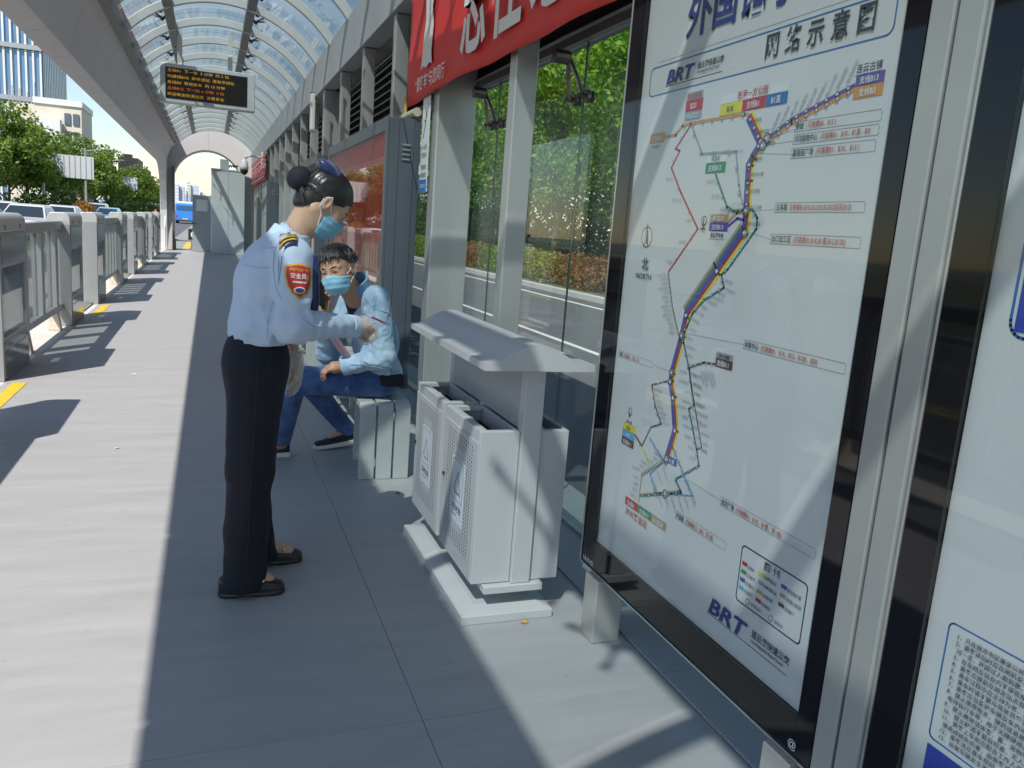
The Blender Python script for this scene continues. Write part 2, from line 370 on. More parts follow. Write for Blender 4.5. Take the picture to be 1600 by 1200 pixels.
for i in range(9):
    z = 2.47+i*.084
    if i == 0: l0.location = (0, 0, z)
    else: inst(l0, "slat", lw, (0, 0, z))
q = MB(); q.box(1.72, 1.80, -5.3, 31.2, 2.422, 2.462); q.build("rail", slat_m, lw)
q = MB(); q.box(1.812, 1.82, -5.3, 31.2, 2.43, 3.2); q.build("backing_mesh", M("louvre_back", (.045, .045, .045), .8), lw)
# ================================================================ platform-edge fence
capm = M("cap_white", (.56, .56, .55), .33, .45, .05, 4); fmetal = M("fence_grey", (.40, .405, .405), .35, .5, .08, 3)
mirror = M("polished_panel", (.33, .34, .345), .12, .85, .08, 2); cream = M("cream_foot", (.62, .55, .44), .7, 0, .15, 8, dirt=((.3, .2, .1), 9, .6, .5))
fglass = GLASS("fence_glass", (.82, .86, .86), 1.5, .01, .08)
XI = -1.52; XO = -1.755                                   # platform face and road face
def cap_profile(n=8):
    pts = [(XI, 1.17), (XI, 1.24)]
    pts += [(-1.585+.065*math.cos(t), 1.24+.075*math.sin(t)) for t in [math.pi/2*i/n for i in range(1, n+1)]]
    pts += [(-1.69+.065*math.cos(t), 1.24+.075*math.sin(t)) for t in [math.pi/2+math.pi/2*i/n for i in range(0, n+1)]]
    return pts+[(XO, 1.17)]
def make_pillar():
    p = empty("gate_pillar")
    q = MB(); q.prism(cap_profile(), 'y', 0, .98); q.build("cap", capm, p, bevel=.006)
    q = MB(); q.box(XO+.005, XI-.004, .003, .05, 0, 1.168); q.box(XO+.005, XI-.004, .93, .977, 0, 1.168); q.box(XO+.005, XI-.004, .051, .929, .90, 1.166); q.box(XO+.005, XI-.004, .051, .929, 0, .34); q.build("frame", fmetal, p, bevel=.003)
    q = MB(); q.box(XI-.0035, XI, .055, .925, .925, 1.15); q.build("header_panel", mirror, p)
    q = MB(); q.box(XI-.0035, XI, .055, .925, .03, .24); q.build("kick_panel", mirror, p)
    q = MB(); q.box(XI-.0035, XI, .055, .925, .255, .325); q.build("lower_panel", mirror, p)
    q = MB(); q.box(XI-.03, XI-.02, .052, .928, .341, .899); q.build("glass_pane", fglass, p)
    q = MB(); q.box(XO+.03, XO+.04, .052, .928, .341, .899); q.build("glass_pane", fglass, p)
    q = MB(); q.box(-1.70, -1.60, .10, .50, .345, .86); q.build("door_leaf", M("door_leaf_grey", (.42, .42, .41), .4, .2, .06, 3), p, bevel=.004)
    q = MB(); q.box(-1.69, -1.58, .60, .86, .80, .895); q.build("motor_box", dark, p, bevel=.004)
    q = MB(); q.box(XI+.0, XI+.004, .2, .21, 1.19, 1.225); q.box(XI, XI+.004, .75, .76, 1.19, 1.225); q.build("lock_slot", dark, p)
    return p
def make_fence(L, nb):
    f = empty("fence_section")
    q = MB(); q.box(-1.70, -1.60, .002, L-.002, 1.12, 1.22); q.build("top_rail", fmetal, f, bevel=.006)
    q = MB(); q.box(-1.69, -1.61, .002, L-.002, .20, .27); q.build("bottom_rail", fmetal, f, bevel=.004)
    q = MB(); q.box(-1.655, -1.645, .01, L-.01, .275, 1.118); q.build("glass_pane", fglass, f)
    for k in range(nb):
        y = L*(k+.5)/nb
        for d in (-.055, .055):
            q = MB(); q.box(-1.695, -1.657, y+d-.022, y+d+.022, .271, 1.119); q.box(-1.643, -1.60, y+d-.022, y+d+.022, .271, 1.119); q.build("bar", capm, f, bevel=.003)
    for y in (.45, L-.35):
        q = MB(); q.prism([(-1.72, 0), (-1.58, 0), (-1.61, .199), (-1.69, .199)], 'y', y-.05, y+.05); q.build("foot", cream, f, bevel=.004)
    return f
starts = [4.83, 10.67, 16.75, 22.6, 28.3]
pil0 = make_pillar(); used = False
words = ["nearest the camera", "second nearest", "middle", "second farthest", "farthest"]
for i, s in enumerate(starts):
    for j, y in enumerate((s, s+2.42)):
        if y > 29.9: continue
        if not used: o = pil0; o.location = (0, y, 0); used = True
        else: o = copy_tree(pil0, (0, y, 0))
        tag(o, "rounded %s gate pillar on the %s side of the %s platform door" % ("steel and glass", ("near", "far")[j], words[i]), "gate pillar", "platform door pillars")
fsec = make_fence(3.40, 6)
used = False
for i, s in enumerate(starts[:-1]):
    y0 = s+2.42+.985; L = starts[i+1]-y0-.006
    if i == 0:
        f = make_fence(L, 3); f.location = (0, y0, 0)
    elif not used: f = fsec; f.location = (0, y0, 0); used = True; f.scale = (1, L/3.40, 1)
    else: f = copy_tree(fsec, (0, y0, 0)); f.scale = (1, L/3.40, 1)
    tag(f, "grey rail fence with paired white bars and glass, %s from the camera" % ["first", "second", "third", "fourth"][i], "fence", "fence sections between the gates")
f = make_fence(2.9, 3); f.location = (0, 1.9, 0); tag(f, "grey rail fence with paired bars beside the camera, shadow only in view", "fence", "fence sections between the gates")
# low crossbars closing the open doorways' track
for i, s in enumerate(starts):
    t = MB(); t.box(-1.70, -1.60, s+.985, s+2.415, -.003, .03); tag(t.build("door_track", mirror, None, bevel=.003), "low steel door track in the %s platform door opening" % words[i], "door track", "door tracks")
# leaning white plate by the portal leg
q = MB(); q.prism([(31.35, .02), (31.95, .12), (31.95, 1.0), (31.6, 1.2), (31.25, .8)], 'x', -1.50, -1.47); tag(q.build("leaning_board", M("white_panel_paint", (.75, .75, .74), .5), None, bevel=.004), "bright white panel leaning at the portal leg by the last pillar", "board")
# bar across the far exit
q = empty("barrier_bar", (0, 32.1, 0), "thin grey barrier bar across the far platform exit", "barrier")
b = MB(); b.tube([(-1.2, 0, .35), (-.6, 0, .35)], .03, 10); b.build("bar", M("bar_grey", (.2, .2, .2), .5), q)
b = MB(); b.box(-1.2, -1.15, -.03, .03, 0, .4); b.build("post", M("bar_grey", (.2, .2, .2), .5), q)
b = MB(); b.box(-.65, -.60, -.03, .03, 0, .4); b.build("post", M("bar_grey", (.2, .2, .2), .5), q)
# ================================================================ map boards
paper = M("poster_paper", (.68, .70, .70), .6, 0, .03, 2)
INK = {}
def ink(n, c):
    if n not in INK: INK[n] = M("print_"+n, c, .6)
    return INK[n]
C_ = dict(navy=(.03, .06, .24), dkgrey=(.05, .065, .08), blue=(.03, .16, .42), red=(.50, .03, .05), yellow=(.75, .66, .03), orange=(.62, .30, .06), purple=(.14, .08, .35), green=(.03, .28, .12),
          grey=(.36, .38, .40), brown=(.13, .07, .06), tan=(.48, .33, .20), sky=(.10, .42, .70), white=(.75, .77, .78), mid=(.03, .10, .40), redtxt=(.50, .10, .06), cyan=(.1, .45, .65), royal=(.03, .06, .42))
C_['sea'] = (.03, .22, .20)
class Board:
    """flat print on a vertical sheet facing -X; u runs to the reader's right (-Y), v up (Z)"""
    def __init__(s, X, Y0, parent): s.X = X; s.Y0 = Y0; s.p = parent; s.q = {}; s.t = {}
    def P(s, u, v, l): return (s.X-.0006*l, s.Y0-u, v)
    def poly(s, pts, col, l=1):
        m = s.q.setdefault((col, l), MB()); m.add([s.P(u, v, l) for u, v in pts], [tuple(range(len(pts)))])
    def rect(s, u0, u1, v0, v1, col, l=1): s.poly([(u0, v0), (u1, v0), (u1, v1), (u0, v1)], col, l)
    def line(s, pts, w, col, l=1):
        n = len(pts)
        for i in range(n-1):
            a = Vector(pts[i]); b = Vector(pts[i+1]); d = (b-a)
            if d.length < 1e-6: continue
            d.normalize(); nn = Vector((-d.y, d.x))*w/2; e = d*w*.35
            a2 = a-(e if i > 0 else d*0); b2 = b+(e if i < n-2 else d*0)
            s.poly([a2-nn, b2-nn, b2+nn, a2+nn], col, l)
    def ring(s, c, r, w, col, l=3, fill='white', n=14):
        s.poly([(c[0]+r*math.cos(2*math.pi*k/n), c[1]+r*math.sin(2*math.pi*k/n)) for k in range(n)], fill, l)
        for k in range(n):
            a0, a1 = 2*math.pi*k/n, 2*math.pi*(k+1)/n
            s.poly([(c[0]+rr*math.cos(a), c[1]+rr*math.sin(a)) for rr, a in ((r-w, a0), (r, a0), (r, a1), (r-w, a1))], col, l+1)
    def rrect(s, u0, u1, v0, v1, r, w, col, l=1):
        pts = []
        for cx, cy, a in ((u1-r, v1-r, 0), (u0+r, v1-r, 90), (u0+r, v0+r, 180), (u1-r, v0+r, 270)):
            for k in range(6): t = R_(a+18*k); pts.append((cx+r*math.cos(t), cy+r*math.sin(t)))
        s.line(pts+[pts[0], pts[1]], w, col, l)
    def dash(s, u0, u1, v0, v1, col='dkgrey', l=1, w=.0016):
        for (a, b) in (((u0, v0), (u1, v0)), ((u0, v1), (u1, v1)), ((u0, v0), (u0, v1)), ((u1, v0), (u1, v1))):
            a = Vector(a); b = Vector(b); L = (b-a).length; n = max(2, int(L/.008)); d = (b-a)/n
            for k in range(n): s.line([tuple(a+d*k), tuple(a+d*(k+.6))], w, col, l)
    def text(s, t, u, v, size, col, l=5, bold=0., align='LEFT', sx=1., rot=0., shear=0.):
        me = text_mesh(t, size, bold, align, sx, shear); m = s.q.setdefault((col, l), MB()); c, sn = math.cos(rot), math.sin(rot)
        vs = [s.P(u+p.co.x*c-p.co.y*sn, v+p.co.x*sn+p.co.y*c, l) for p in me.vertices]; fs = [tuple(p.vertices) for p in me.polygons]
        m.add(vs, fs); bpy.data.meshes.remove(me)
    def finish(s, name="print"):
        for (col, l), m in s.q.items():
            me = bpy.data.meshes.new(name); me.from_pydata(m.v, [], m.f); link(name, me, ink(col, C_[col]), s.p)
XB = 1.35
frame_m = M("sign_steel", (.50, .50, .48), .3, .7, .06, 4)
def make_board(name, y_hi, y_lo, pu0, pu1, pv0, label, ztop=2.75):
    b = empty(name, (0, 0, 0), label, "sign")
    q = MB(); q.box(XB+.012, XB+.11, y_lo, y_hi, .25, ztop); q.build("cabinet", M("cabinet_black", (.012, .012, .014), .35), b, bevel=.004)
    q = MB(); q.box(XB+.004, XB+.011, y_hi-pu1, y_hi-pu0, pv0, ztop-.06); q.build("poster", paper, b)
    q = MB(); q.box(XB-.012, XB-.008, y_hi-pu1+.001, y_hi-pu0-.001, pv0+.001, ztop-.062); q.build("glass_cover", GLASS("cover_glass", (.95, .96, .96), 1.38, .004), b)
    # black painted border behind the glass
    bd = M("black_border", (.004, .004, .006), .04, spec=.42)
    for (a0, a1, z0, z1) in ((y_hi-pu0+.0, y_hi-.002, .256, ztop-.004), (y_lo+.002, y_hi-pu1, .256, ztop-.004), (y_hi-pu1+.001, y_hi-pu0-.001, .256, pv0), (y_hi-pu1+.001, y_hi-pu0-.001, ztop-.058, ztop-.004)):
        q = MB(); q.box(XB-.012, XB-.002, a0, a1, z0, z1); q.build("black_border", bd, b)
    q = MB(); q.box(XB-.014, XB+.112, y_lo, y_hi, .243, .2495); q.build("bottom_trim", frame_m, b, bevel=.001)
    q = MB(); q.box(XB-.014, XB+.112, y_hi+.0005, y_hi+.008, .243, ztop); q.build("side_trim", frame_m, b, bevel=.001)
    return b
b1 = make_board("route_map_board", 2.592, 1.318, .088, 1.212, .356, "tall black framed board with a coloured bus route map, standing beside the litter bin")
B = Board(XB+.004, 2.504, b1)
B.text("外国语学校", .245, 2.084, .142, "navy", 5, .003, sx=.92)
B.rrect(.051, 1.08, 1.928, 2.016, .02, .004, 'blue')
B.line([(.09, 2.03), (1.05, 2.03)], .0015, 'grey')
for i, ch in enumerate("网络示意图"): B.text(ch, .646+.081*i, 1.953, .068, 'dkgrey', 5, .0012, sx=.88)
def brt(u, v, k=1., col='navy'):
    B.text("BRT", u, v, .066*k, col, 5, .0018*k, sx=1.42, shear=.22)
    B.text("连云港快速公交", u+.200*k, v+.024*k, .0235*k, 'dkgrey', 5, .0004, sx=.92); B.text("Lianyungang Bus Rapid Transit", u+.200*k, v+.008*k, .0112*k, 'dkgrey', 5, .0002, sx=.95); B.line([(u-.003, v-.007*k), (u+.345*k, v-.007*k)], .0022, 'dkgrey')
brt(.155, 1.954, .88)
def tagbox(t, u0, u1, v0, v1, col, tc='white', size=None, l=2):
    B.rect(u0, u1, v0, v1, col, l); h = v1-v0; s = size or h*.86; B.text(t, (u0+u1)/2, v0+h*.22, s*.8, tc, 6, .0003, 'CENTER', sx=.92)
# route lines
def offs(pts, d):
    out = []
    for i, p in enumerate(pts):
        a = Vector(pts[max(i-1, 0)]); b = Vector(pts[min(i+1, len(pts)-1)]); t = (b-a).normalized(); out.append((p[0]-t.y*d, p[1]+t.x*d))
    return out
def stops(pts, n, r=.0052, off=0., col='dkgrey'):
    P = [Vector(p) for p in pts]; L = [0.]
    for a, b in zip(P[:-1], P[1:]): L.append(L[-1]+(b-a).length)
    for k in range(n):
        t = L[-1]*(k+.5)/n
        for i in range(len(P)-1):
            if L[i] <= t <= L[i+1]+1e-9:
                p = P[i].lerp(P[i+1], (t-L[i])/max(1e-9, L[i+1]-L[i])); B.ring((p.x, p.y), r, r*.3, col, 6, n=10); break
def tiny(pts, n, side=1, col='grey', rot=0., ch="云港路桥东站新村园口"):
    P = [Vector(p) for p in pts]; L = [0.]
    for a, b in zip(P[:-1], P[1:]): L.append(L[-1]+(b-a).length)
    for k in range(n):
        t = L[-1]*(k+.5)/n
        for i in range(len(P)-1):
            if L[i] <= t <= L[i+1]+1e-9:
                p = P[i].lerp(P[i+1], (t-L[i])/max(1e-9, L[i+1]-L[i])); w = "".join(rng.choice(ch) for _ in range(rng.randint(3, 5)))
                B.text(w, p.x+.012*side, p.y-.004, .0105, col, 5, align='LEFT' if side > 0 else 'RIGHT', rot=rot); break
orange = [(.184, 1.791), (.244, 1.791), (.28, 1.816), (.325, 1.818), (.589, 1.817), (.612, 1.812)]
B.line(orange, .010, 'orange', 1); stops(orange, 9)
red = [(.326, 1.814), (.254, 1.75), (.28, 1.742), (.241, 1.693), (.312, 1.616), (.428, 1.508), (.29, 1.371)]
B.line(red, .007, 'red', 1); stops(red, 6, .004); tiny(red[3:], 5, -1)
red2 = [(.29, 1.371), (.335, 1.27), (.391, 1.184)]
B.line(red2, .004, 'brown', 1); tiny(red2, 14, -1, rot=.15); stops(red2, 14, .003)
gry = [(.331, 1.813), (.406, 1.724), (.572, 1.720), (.604, 1.629), (.631, 1.576)]
B.line(gry, .007, 'grey', 1); stops(gry, 6, .005); tiny(gry[1:3], 3, 1)
grn = [(.485, 1.665), (.561, 1.571), (.594, 1.559), (.655, 1.564)]
B.line(grn, .008, 'green', 1); stops(grn, 4, .0045); tiny(grn, 4, -1)
trunk = [(.612, 1.812), (.679, 1.738), (.655, 1.700), (.641, 1.68), (.646, 1.637), (.654, 1.561), (.658, 1.505), (.553, 1.392), (.422, 1.25), (.412, 1.187), (.38, 1.066), (.376, 1.036), (.402, .99), (.433, .892), (.404, .792)]
for d, c in ((-.013, 'yellow'), (-.004, 'red'), (.005, 'mid'), (.013, 'purple')): B.line(offs(trunk, -d), .0092, c, 1 if c != 'mid' else 2)
low = trunk[6:9]
for d, c in ((.022, 'sea'), (.031, 'tan')): B.line(offs(low, -d), .009, c, 1)
for i, p in enumerate(trunk[1:14]): B.ring(p, .0085, .0025, 'dkgrey', 6)
stops(trunk[:6], 9, .006); tiny(trunk[:7], 8, 1, 'dkgrey')
for p in ((.690, 1.728), (.705, 1.745), (.655, 1.561), (.660, 1.503), (.412, 1.187), (.38, 1.066), (.404, .792), (.42, .684)):
    B.ring(p, .014, .0035, 'dkgrey', 7); B.ring(p, .0075, .002, 'dkgrey', 9)
east = [(.700, 1.738), (.789, 1.778), (.992, 1.832)]
B.line(offs(east, .005), .010, 'purple', 1); B.line(offs(east, -.005), .010, 'orange', 1); stops(offs(east, .005), 9, .0055); stops(offs(east, -.006), 9, .0055)
for k in range(9): t = (k+.4)/9; B.text("".join(rng.choice("海棠云山大港路新") for _ in range(4)), .71+.28*t, 1.752+.095*t, .0135, 'grey', 5, rot=1.1)
tagbox("连云古镇", .985, 1.075, 1.858, 1.876, 'white', 'dkgrey', .026); tagbox("支线B13", .992, 1.076, 1.832, 1.857, 'purple'); tagbox("支线B3", .99, 1.077, 1.805, 1.8315, 'orange')
tagbox("在海一方公园", .473, .762, 1.856, 1.879, 'white', 'redtxt', .03); tagbox("B1K", .473, .575, 1.825, 1.855, 'yellow', 'dkgrey'); tagbox("主线B1", .576, .676, 1.825, 1.855, 'red'); tagbox("B1直", .677, .762, 1.825, 1.855, 'blue')
tagbox("连云区政府", .290, .376, 1.888, 1.910, 'grey', 'redtxt', .02); tagbox("B20", .288, .379, 1.854, 1.887, 'red'); tagbox("中山路口", .288, .379, 1.829, 1.853, 'grey')
tagbox("支线B3", .09, .182, 1.776, 1.807, 'orange'); tagbox("海州湾新城", .092, .182, 1.755, 1.775, 'white', 'orange', .016)
tagbox("华东城", .435, .53, 1.697, 1.715, 'white', 'green', .02); tagbox("主线B12", .433, .532, 1.667, 1.696, 'green')
def call(name, rest, u0, u1, v0, v1, line=None):
    B.dash(u0, u1, v0, v1); h = v1-v0; B.text(name, u0+.006, v0+h*.25, h*.75, 'dkgrey', 5, .0003, sx=.8); B.text(rest, u0+.012+h*.62*len(name), v0+h*.25, h*.70, 'redtxt', 5, .0002, sx=.78)
    if line: B.line(line, .0014, 'grey', 1)
call("商检", "( 可换乘B3、B13 )", .805, 1.084, 1.751, 1.775, [(.703, 1.742), (.805, 1.758)])
call("墟沟购物中心", "(可换乘B1、B1K、B1直、B3)", .806, 1.082, 1.721, 1.744, [(.69, 1.728), (.806, 1.730)])
call("嘉瑞宝广场", "(可换乘B1、B1K、B13 )", .805, 1.079, 1.687, 1.712, [(.66, 1.71), (.805, 1.698)])
call("五羊路", "可换乘B1,B1K,B12,B12K,B12区间,B13)", .770, 1.075, 1.556, 1.580, [(.67, 1.561), (.770, 1.563)])
call("出口加工区", "(可换乘B1,B1K,B1直,B12,B12K)", .768, 1.079, 1.477, 1.502, [(.675, 1.503), (.768, 1.488)])
call("体育中心", "(可换乘B1、B1K、B12、B12K、B20)", .714, 1.091, 1.194, 1.219, [(.43, 1.195), (.714, 1.205)])
call("宋跳", "(可换乘B1、B1直、B11)", .024, .256, 1.057, 1.077, [(.256, 1.068), (.38, 1.066)])
call("龙河广场", "(可换乘B1、B1K、B1直、环1线)", .700, 1.086, .744, .769, [(.526, .764), (.70, .757)])
call("海昌路", "(可换乘B12、B20、环1线)", .487, .749, .627, .651, [(.448, .679), (.487, .64)])
grE = [(.673, 1.566), (.702, 1.542), (.704, 1.513), (.60, 1.40), (.573, 1.383), (.593, 1.348), (.502, 1.303), (.452, 1.259), (.413, 1.181), (.467, 1.094), (.515, .991), (.491, .975), (.530, .91), (.555, .867), (.577, .822), (.463, .744), (.504, .714), (.267, .623)]
B.line(grE, .008, 'sea', 1); stops(grE, 34, .0045); tiny(grE[4:14], 22, 1, rot=-.15); tiny(grE[9:15], 10, -1)
gr3 = [(.466, 1.094), (.53, .97), (.579, .879), (.555, .865)]
B.line(gr3, .005, 'brown', 1); tiny(gr3, 9, 1)
tagbox("B12区间", .486, .575, 1.529, 1.551, 'tan'); tagbox("支线B13", .486, .577, 1.503, 1.528, 'purple'); tagbox("连云港东站", .487, .577, 1.482, 1.502, 'white', 'dkgrey', .018); B.line([(.575, 1.53), (.61, 1.555), (.65, 1.556)], .01, 'tan', 1); B.line([(.577, 1.518), (.615, 1.54), (.65, 1.535)], .008, 'purple', 1)
B.ring((.458, 1.532), .014, .003, 'dkgrey'); B.line([(.458, 1.538), (.458, 1.508)], .006, 'dkgrey', 6); B.line([(.445, 1.508), (.471, 1.508)], .005, 'dkgrey', 6)
B.ring((.135, 1.476), .034, .003, 'dkgrey', 2, n=26); B.poly([(.135, 1.524), (.150, 1.445), (.135, 1.46)], 'dkgrey', 6); B.line([(.135, 1.520), (.122, 1.446), (.135, 1.46)], .002, 'dkgrey', 6)
B.text("北", .122, 1.372, .044, 'dkgrey', 5, .0006); B.text("NORTH", .090, 1.338, .026, 'dkgrey', 5, .0002, sx=1.12)
tagbox("花果山风景区", .594, .676, 1.152, 1.168, 'grey', 'dkgrey', .013); tagbox("支线B11", .596, .677, 1.125, 1.151, 'brown'); bl = [(.467, 1.098), (.54, 1.125), (.596, 1.13)]; B.line(bl, .007, 'brown', 1); stops(bl, 5, .004); tiny([(.51, 1.10), (.58, 1.11)], 5, 1, rot=-1.0)
dk_ = [(.376, 1.04), (.265, 1.003), (.30, .94), (.347, .892), (.288, .866), (.244, .790), (.192, .815)]
B.line(dk_, .006, 'brown', 1); tiny(dk_[1:4], 7, 1); stops(dk_, 16, .0035)
bl2 = [(.192, .815), (.25, .77), (.32, .735), (.263, .698), (.261, .597)]
B.line([(.192, .818), (.27, .77), (.31, .735)], .006, 'yellow', 1)
B.line([(.404, .792), (.263, .698), (.261, .60)], .007, 'tan', 1); stops([(.404, .792), (.263, .698)], 10, .006); tiny([(.404, .80), (.25, .70)], 6, -1); tiny([(.263, .69), (.26, .60)], 4, -1)
blu = [(.285, .831), (.386, .781), (.315, .714), (.358, .665), (.562, .724), (.47, .80), (.412, .849)]
B.line(blu, .006, 'sky', 1); tiny(blu, 18, 1, rot=-.8); stops(blu, 22, .003)
B.line(offs([(.267, .623), (.504, .714)], .006), .006, 'tan', 1)
tagbox("连云港站", .105, .19, .842, .856, 'white', 'dkgrey', .014); tagbox("B1K", .105, .19, .817, .840, 'yellow', 'dkgrey'); tagbox("B1直", .105, .19, .792, .815, 'sky'); tagbox("支线B11", .105, .19, .764, .790, 'brown'); tagbox("B1直", .41, .46, .783, .806, 'mid')
B.ring((.145, .885), .014, .003, 'dkgrey'); B.line([(.145, .89), (.145, .865)], .005, 'dkgrey', 6)
tagbox("主线B1", .173, .260, .564, .592, 'red'); tagbox("主线B12", .2615, .351, .564, .592, 'green'); tagbox("B12区间", .3525, .443, .564, .592, 'tan'); B.text("海州客运站", .182, .532, .030, 'redtxt', 5, .0002)
B.rrect(.82, 1.078, .517, .674, .012, .004, 'dkgrey')
B.text("图  例", .917, .648, .024, 'dkgrey', 5, .0004)
for (u, v, c, t) in ((.828, .622, 'red', "主线B1"), (.828, .599, 'green', "主线B12"), (.828, .576, 'purple', "支线B13"), (.828, .552, 'cyan', "环线环1"), (.90, .622, 'yellow', "快捷线B1K"), (.90, .599, 'grey', "快捷线B12K"), (.90, .574, 'orange', "支线B3线"), (.90, .550, 'red', "环线B20"), (.987, .628, 'mid', "直达线B1直"), (.987, .604, 'tan', "支线B12区间"), (.987, .579, 'brown', "支线B11")):
    B.rect(u, u+.022, v, v+.010, c, 2); B.text(t, u+.026, v, .0112, 'dkgrey', 5, .0001, sx=.9)
B.ring((.872, .533), .008, .0015, 'dkgrey'); B.text("普通站点", .886, .529, .011, 'dkgrey'); B.ring((.968, .533), .008, .0015, 'dkgrey'); B.text("换乘站", .984, .529, .011, 'dkgrey')
brt(.705, .427, 1.0)
B.finish()
text("1A10-02", .024, (XB-.0125, 2.575, .262), (0, -1, 0), (0, 0, 1), ink('white', C_['white']), b1, bold=.0003)
ic = text("@", .03, (XB-.0125, 1.40, .27), (0, -1, 0), (0, 0, 1), ink('white', C_['white']), b1)
# feet of the boards
rust = M("stained_post", (.50, .49, .46), .35, .5, .1, 4, dirt=((.10, .06, .03), 16, .62, .8))
def leg(y, parent): q = MB(); q.box(XB-.035, XB+.075, y, y+.10, .001, .2425); q.build("leg", rust, parent, bevel=.004)
leg(2.40, b1); leg(1.36, b1)
q = MB(); q.tube([(XB+.07, 2.45, .10), (1.72, 2.45, .10)], .028, 12); q.build("cross_tube", rust, b1)
# second board with the passenger rules
b2 = make_board("rules_board", 1.172, -.10, .082, 1.19, .40, "black framed notice board with passenger rules, nearest the camera")
B = Board(XB+.004, 2.504, b2)
B.rrect(1.468, 2.50, 1.336, 1.90, .03, .006, 'blue'); B.rect(1.478, 2.49, 1.346, 1.89, 'royal', 2); B.text("乘客须知", 1.55, 1.50, .2, 'white', 5, .003)
B.rrect(1.461, 2.50, .527, .775, .012, .0035, 'blue'); 
rules = ["1、凡在我市市区乘坐公共汽车、电车的乘客均应遵守本规则，服从管理。", "2、乘客进站时应在闸机安全线外排队，依次刷卡投币，儿童身高超", "过一名，按超过人数购票。儿童集体乘车的应当购票。", "3、在车厢及站台内不得吸烟、饮食、随地吐痰、乱扔杂物。", "4、乘客应提前在规定站点有序上下车，不得拥挤。", "5、乘车过程中应主动为老、弱、病、残、孕及抱婴者让座。", "6、乘车时请不要与驾驶员攀谈，不得将身体伸出车外。", "7、乘客应当爱护车辆及车内设施，损坏照价赔偿。", "8、禁止携带枪支、弹药或易燃、易爆、有毒、放射性物品。", "电动自行车等，用于无障碍用途的电动轮椅除外。", "9、禁止携带活体禽、畜、宠物等动物乘车。", "10、禁止醉酒不能自控者、无人护送的精神病人乘车。", "11、乘客上车前应配合工作人员对可能携带的物品检查。", "道造成损失伤害，由乘客承担。", "12、乘客违反乘车规则，劝阻不听的可拒绝乘车。", "13、运营车辆发生事故或治安案件，乘客应当配合。"]
for i, r in enumerate(rules): B.text(r, 1.487 if not r[0].isdigit() or i in (2, 9) else 1.483, .752-.0142*i, .0112, 'dkgrey', 5, .0001, sx=1.08)
B.rect(1.461, 2.50, .42, .513, 'royal', 1); B.text("连云港快速公交", 1.60, .44, .05, 'white', 5, .0006)
B.finish()
leg(.95, b2); leg(.1, b2)
q = MB(); q.tube([(XB+.07, 1.0, .10), (1.72, 1.0, .10)], .028, 12); q.build("cross_tube", rust, b2)
pst = empty("sign_post", (0, 0, 0), "tall pale aluminium post between the two black sign boards", "post")
q = MB(); q.box(XB-.022, XB+.10, 1.249, 1.309, .001, 2.9); q.build("profile", alum, pst, bevel=.004)
q = MB(); q.box(XB-.022, XB+.10, 1.181, 1.241, .001, 2.9); q.build("profile", alum, pst, bevel=.004)
q = MB(); q.box(XB-.012, XB+.09, 1.242, 1.248, .001, 2.9); q.build("gap", dark, pst)
# ================================================================ red banners
ban_m = M("red_banner_cloth", (.70, .04, .035), .6, 0, .05, 3, .15, 12)
def banner(name, X, y0, y1, z0, z1, label, seed):
    b = empty(name, (0, 0, 0), label, "banner"); rr = random.Random(seed); ny, nz = 40, 12; vs, fs = [], []
    for i in range(ny+1):
        for j in range(nz+1):
            y = y0+(y1-y0)*i/ny; z = z0+(z1-z0)*j/nz; k = 1-j/nz
            vs.append((X+.014*math.sin(y*3.1+seed)*k+.008*math.sin(y*7.7+z*5)*k+.006*math.sin(z*9+y*2), y, z+.012*math.sin(y*1.3+seed)*k))
    for i in range(ny):
        for j in range(nz): a = i*(nz+1)+j; fs.append((a, a+nz+1, a+nz+2, a+1))
    o = MB().add(vs, fs).build("cloth", ban_m, b, smooth=True); sm = o.modifiers.new("thick", 'SOLIDIFY'); sm.thickness = .002
    q = MB(); q.tube([(X+.015, y0-.03, z1+.015), (X+.015, y1+.03, z1+.015)], .018, 8); q.build("rod", whitep, b)
    return b
bn = banner("red_banner", 1.405, 2.80, 6.33, 2.345, 3.15, "large red cloth banner with white characters hanging above the litter bin", 1)
wi = M("banner_white", (.78, .76, .73), .7)
XT = 1.378
for ch, y in (("志", 4.85), ("在", 4.30), ("必", 3.72), ("达", 3.15)): text(ch, .62, (XT, y, 2.50), (0, -1, 0), (0, 0, 1), wi, bn, bold=.012, sx=.8)
text("“雷锋车”与您同行", .105, (XT, 5.95, 2.405), (0, -1, 0), (0, 0, 1), wi, bn, bold=.001, sx=.95)
fig = [(5.80, 2.53), (5.74, 2.55), (5.66, 2.53), (5.56, 2.55), (5.50, 2.53), (5.53, 2.62), (5.50, 2.78), (5.55, 2.9), (5.52, 3.0), (5.60, 3.12), (5.70, 3.10), (5.74, 2.98), (5.71, 2.86), (5.76, 2.72)]
q = MB(); q.add([(XT, y, z) for y, z in fig], [tuple(range(len(fig)))]); q.build("white_emblem", wi, bn)
bn2 = banner("small_red_banner", 1.40, 23.3, 31.0, 2.42, 3.12, "far small red banner with a pale border hanging near the security camera", 5)
q = MB()
for (ya, yb, za, zb) in ((23.6, 30.7, 2.98, 3.02), (23.6, 30.7, 2.50, 2.54), (23.6, 23.75, 2.5, 3.02), (30.55, 30.7, 2.5, 3.02)): q.add([(1.374, ya, za), (1.374, yb, za), (1.374, yb, zb), (1.374, ya, zb)], [(0, 1, 2, 3)])
q.build("border_print", wi, bn2)
text("文明乘车 安全出行", .42, (1.374, 30.3, 2.60), (0, -1, 0), (0, 0, 1), wi, bn2, sx=2.2)
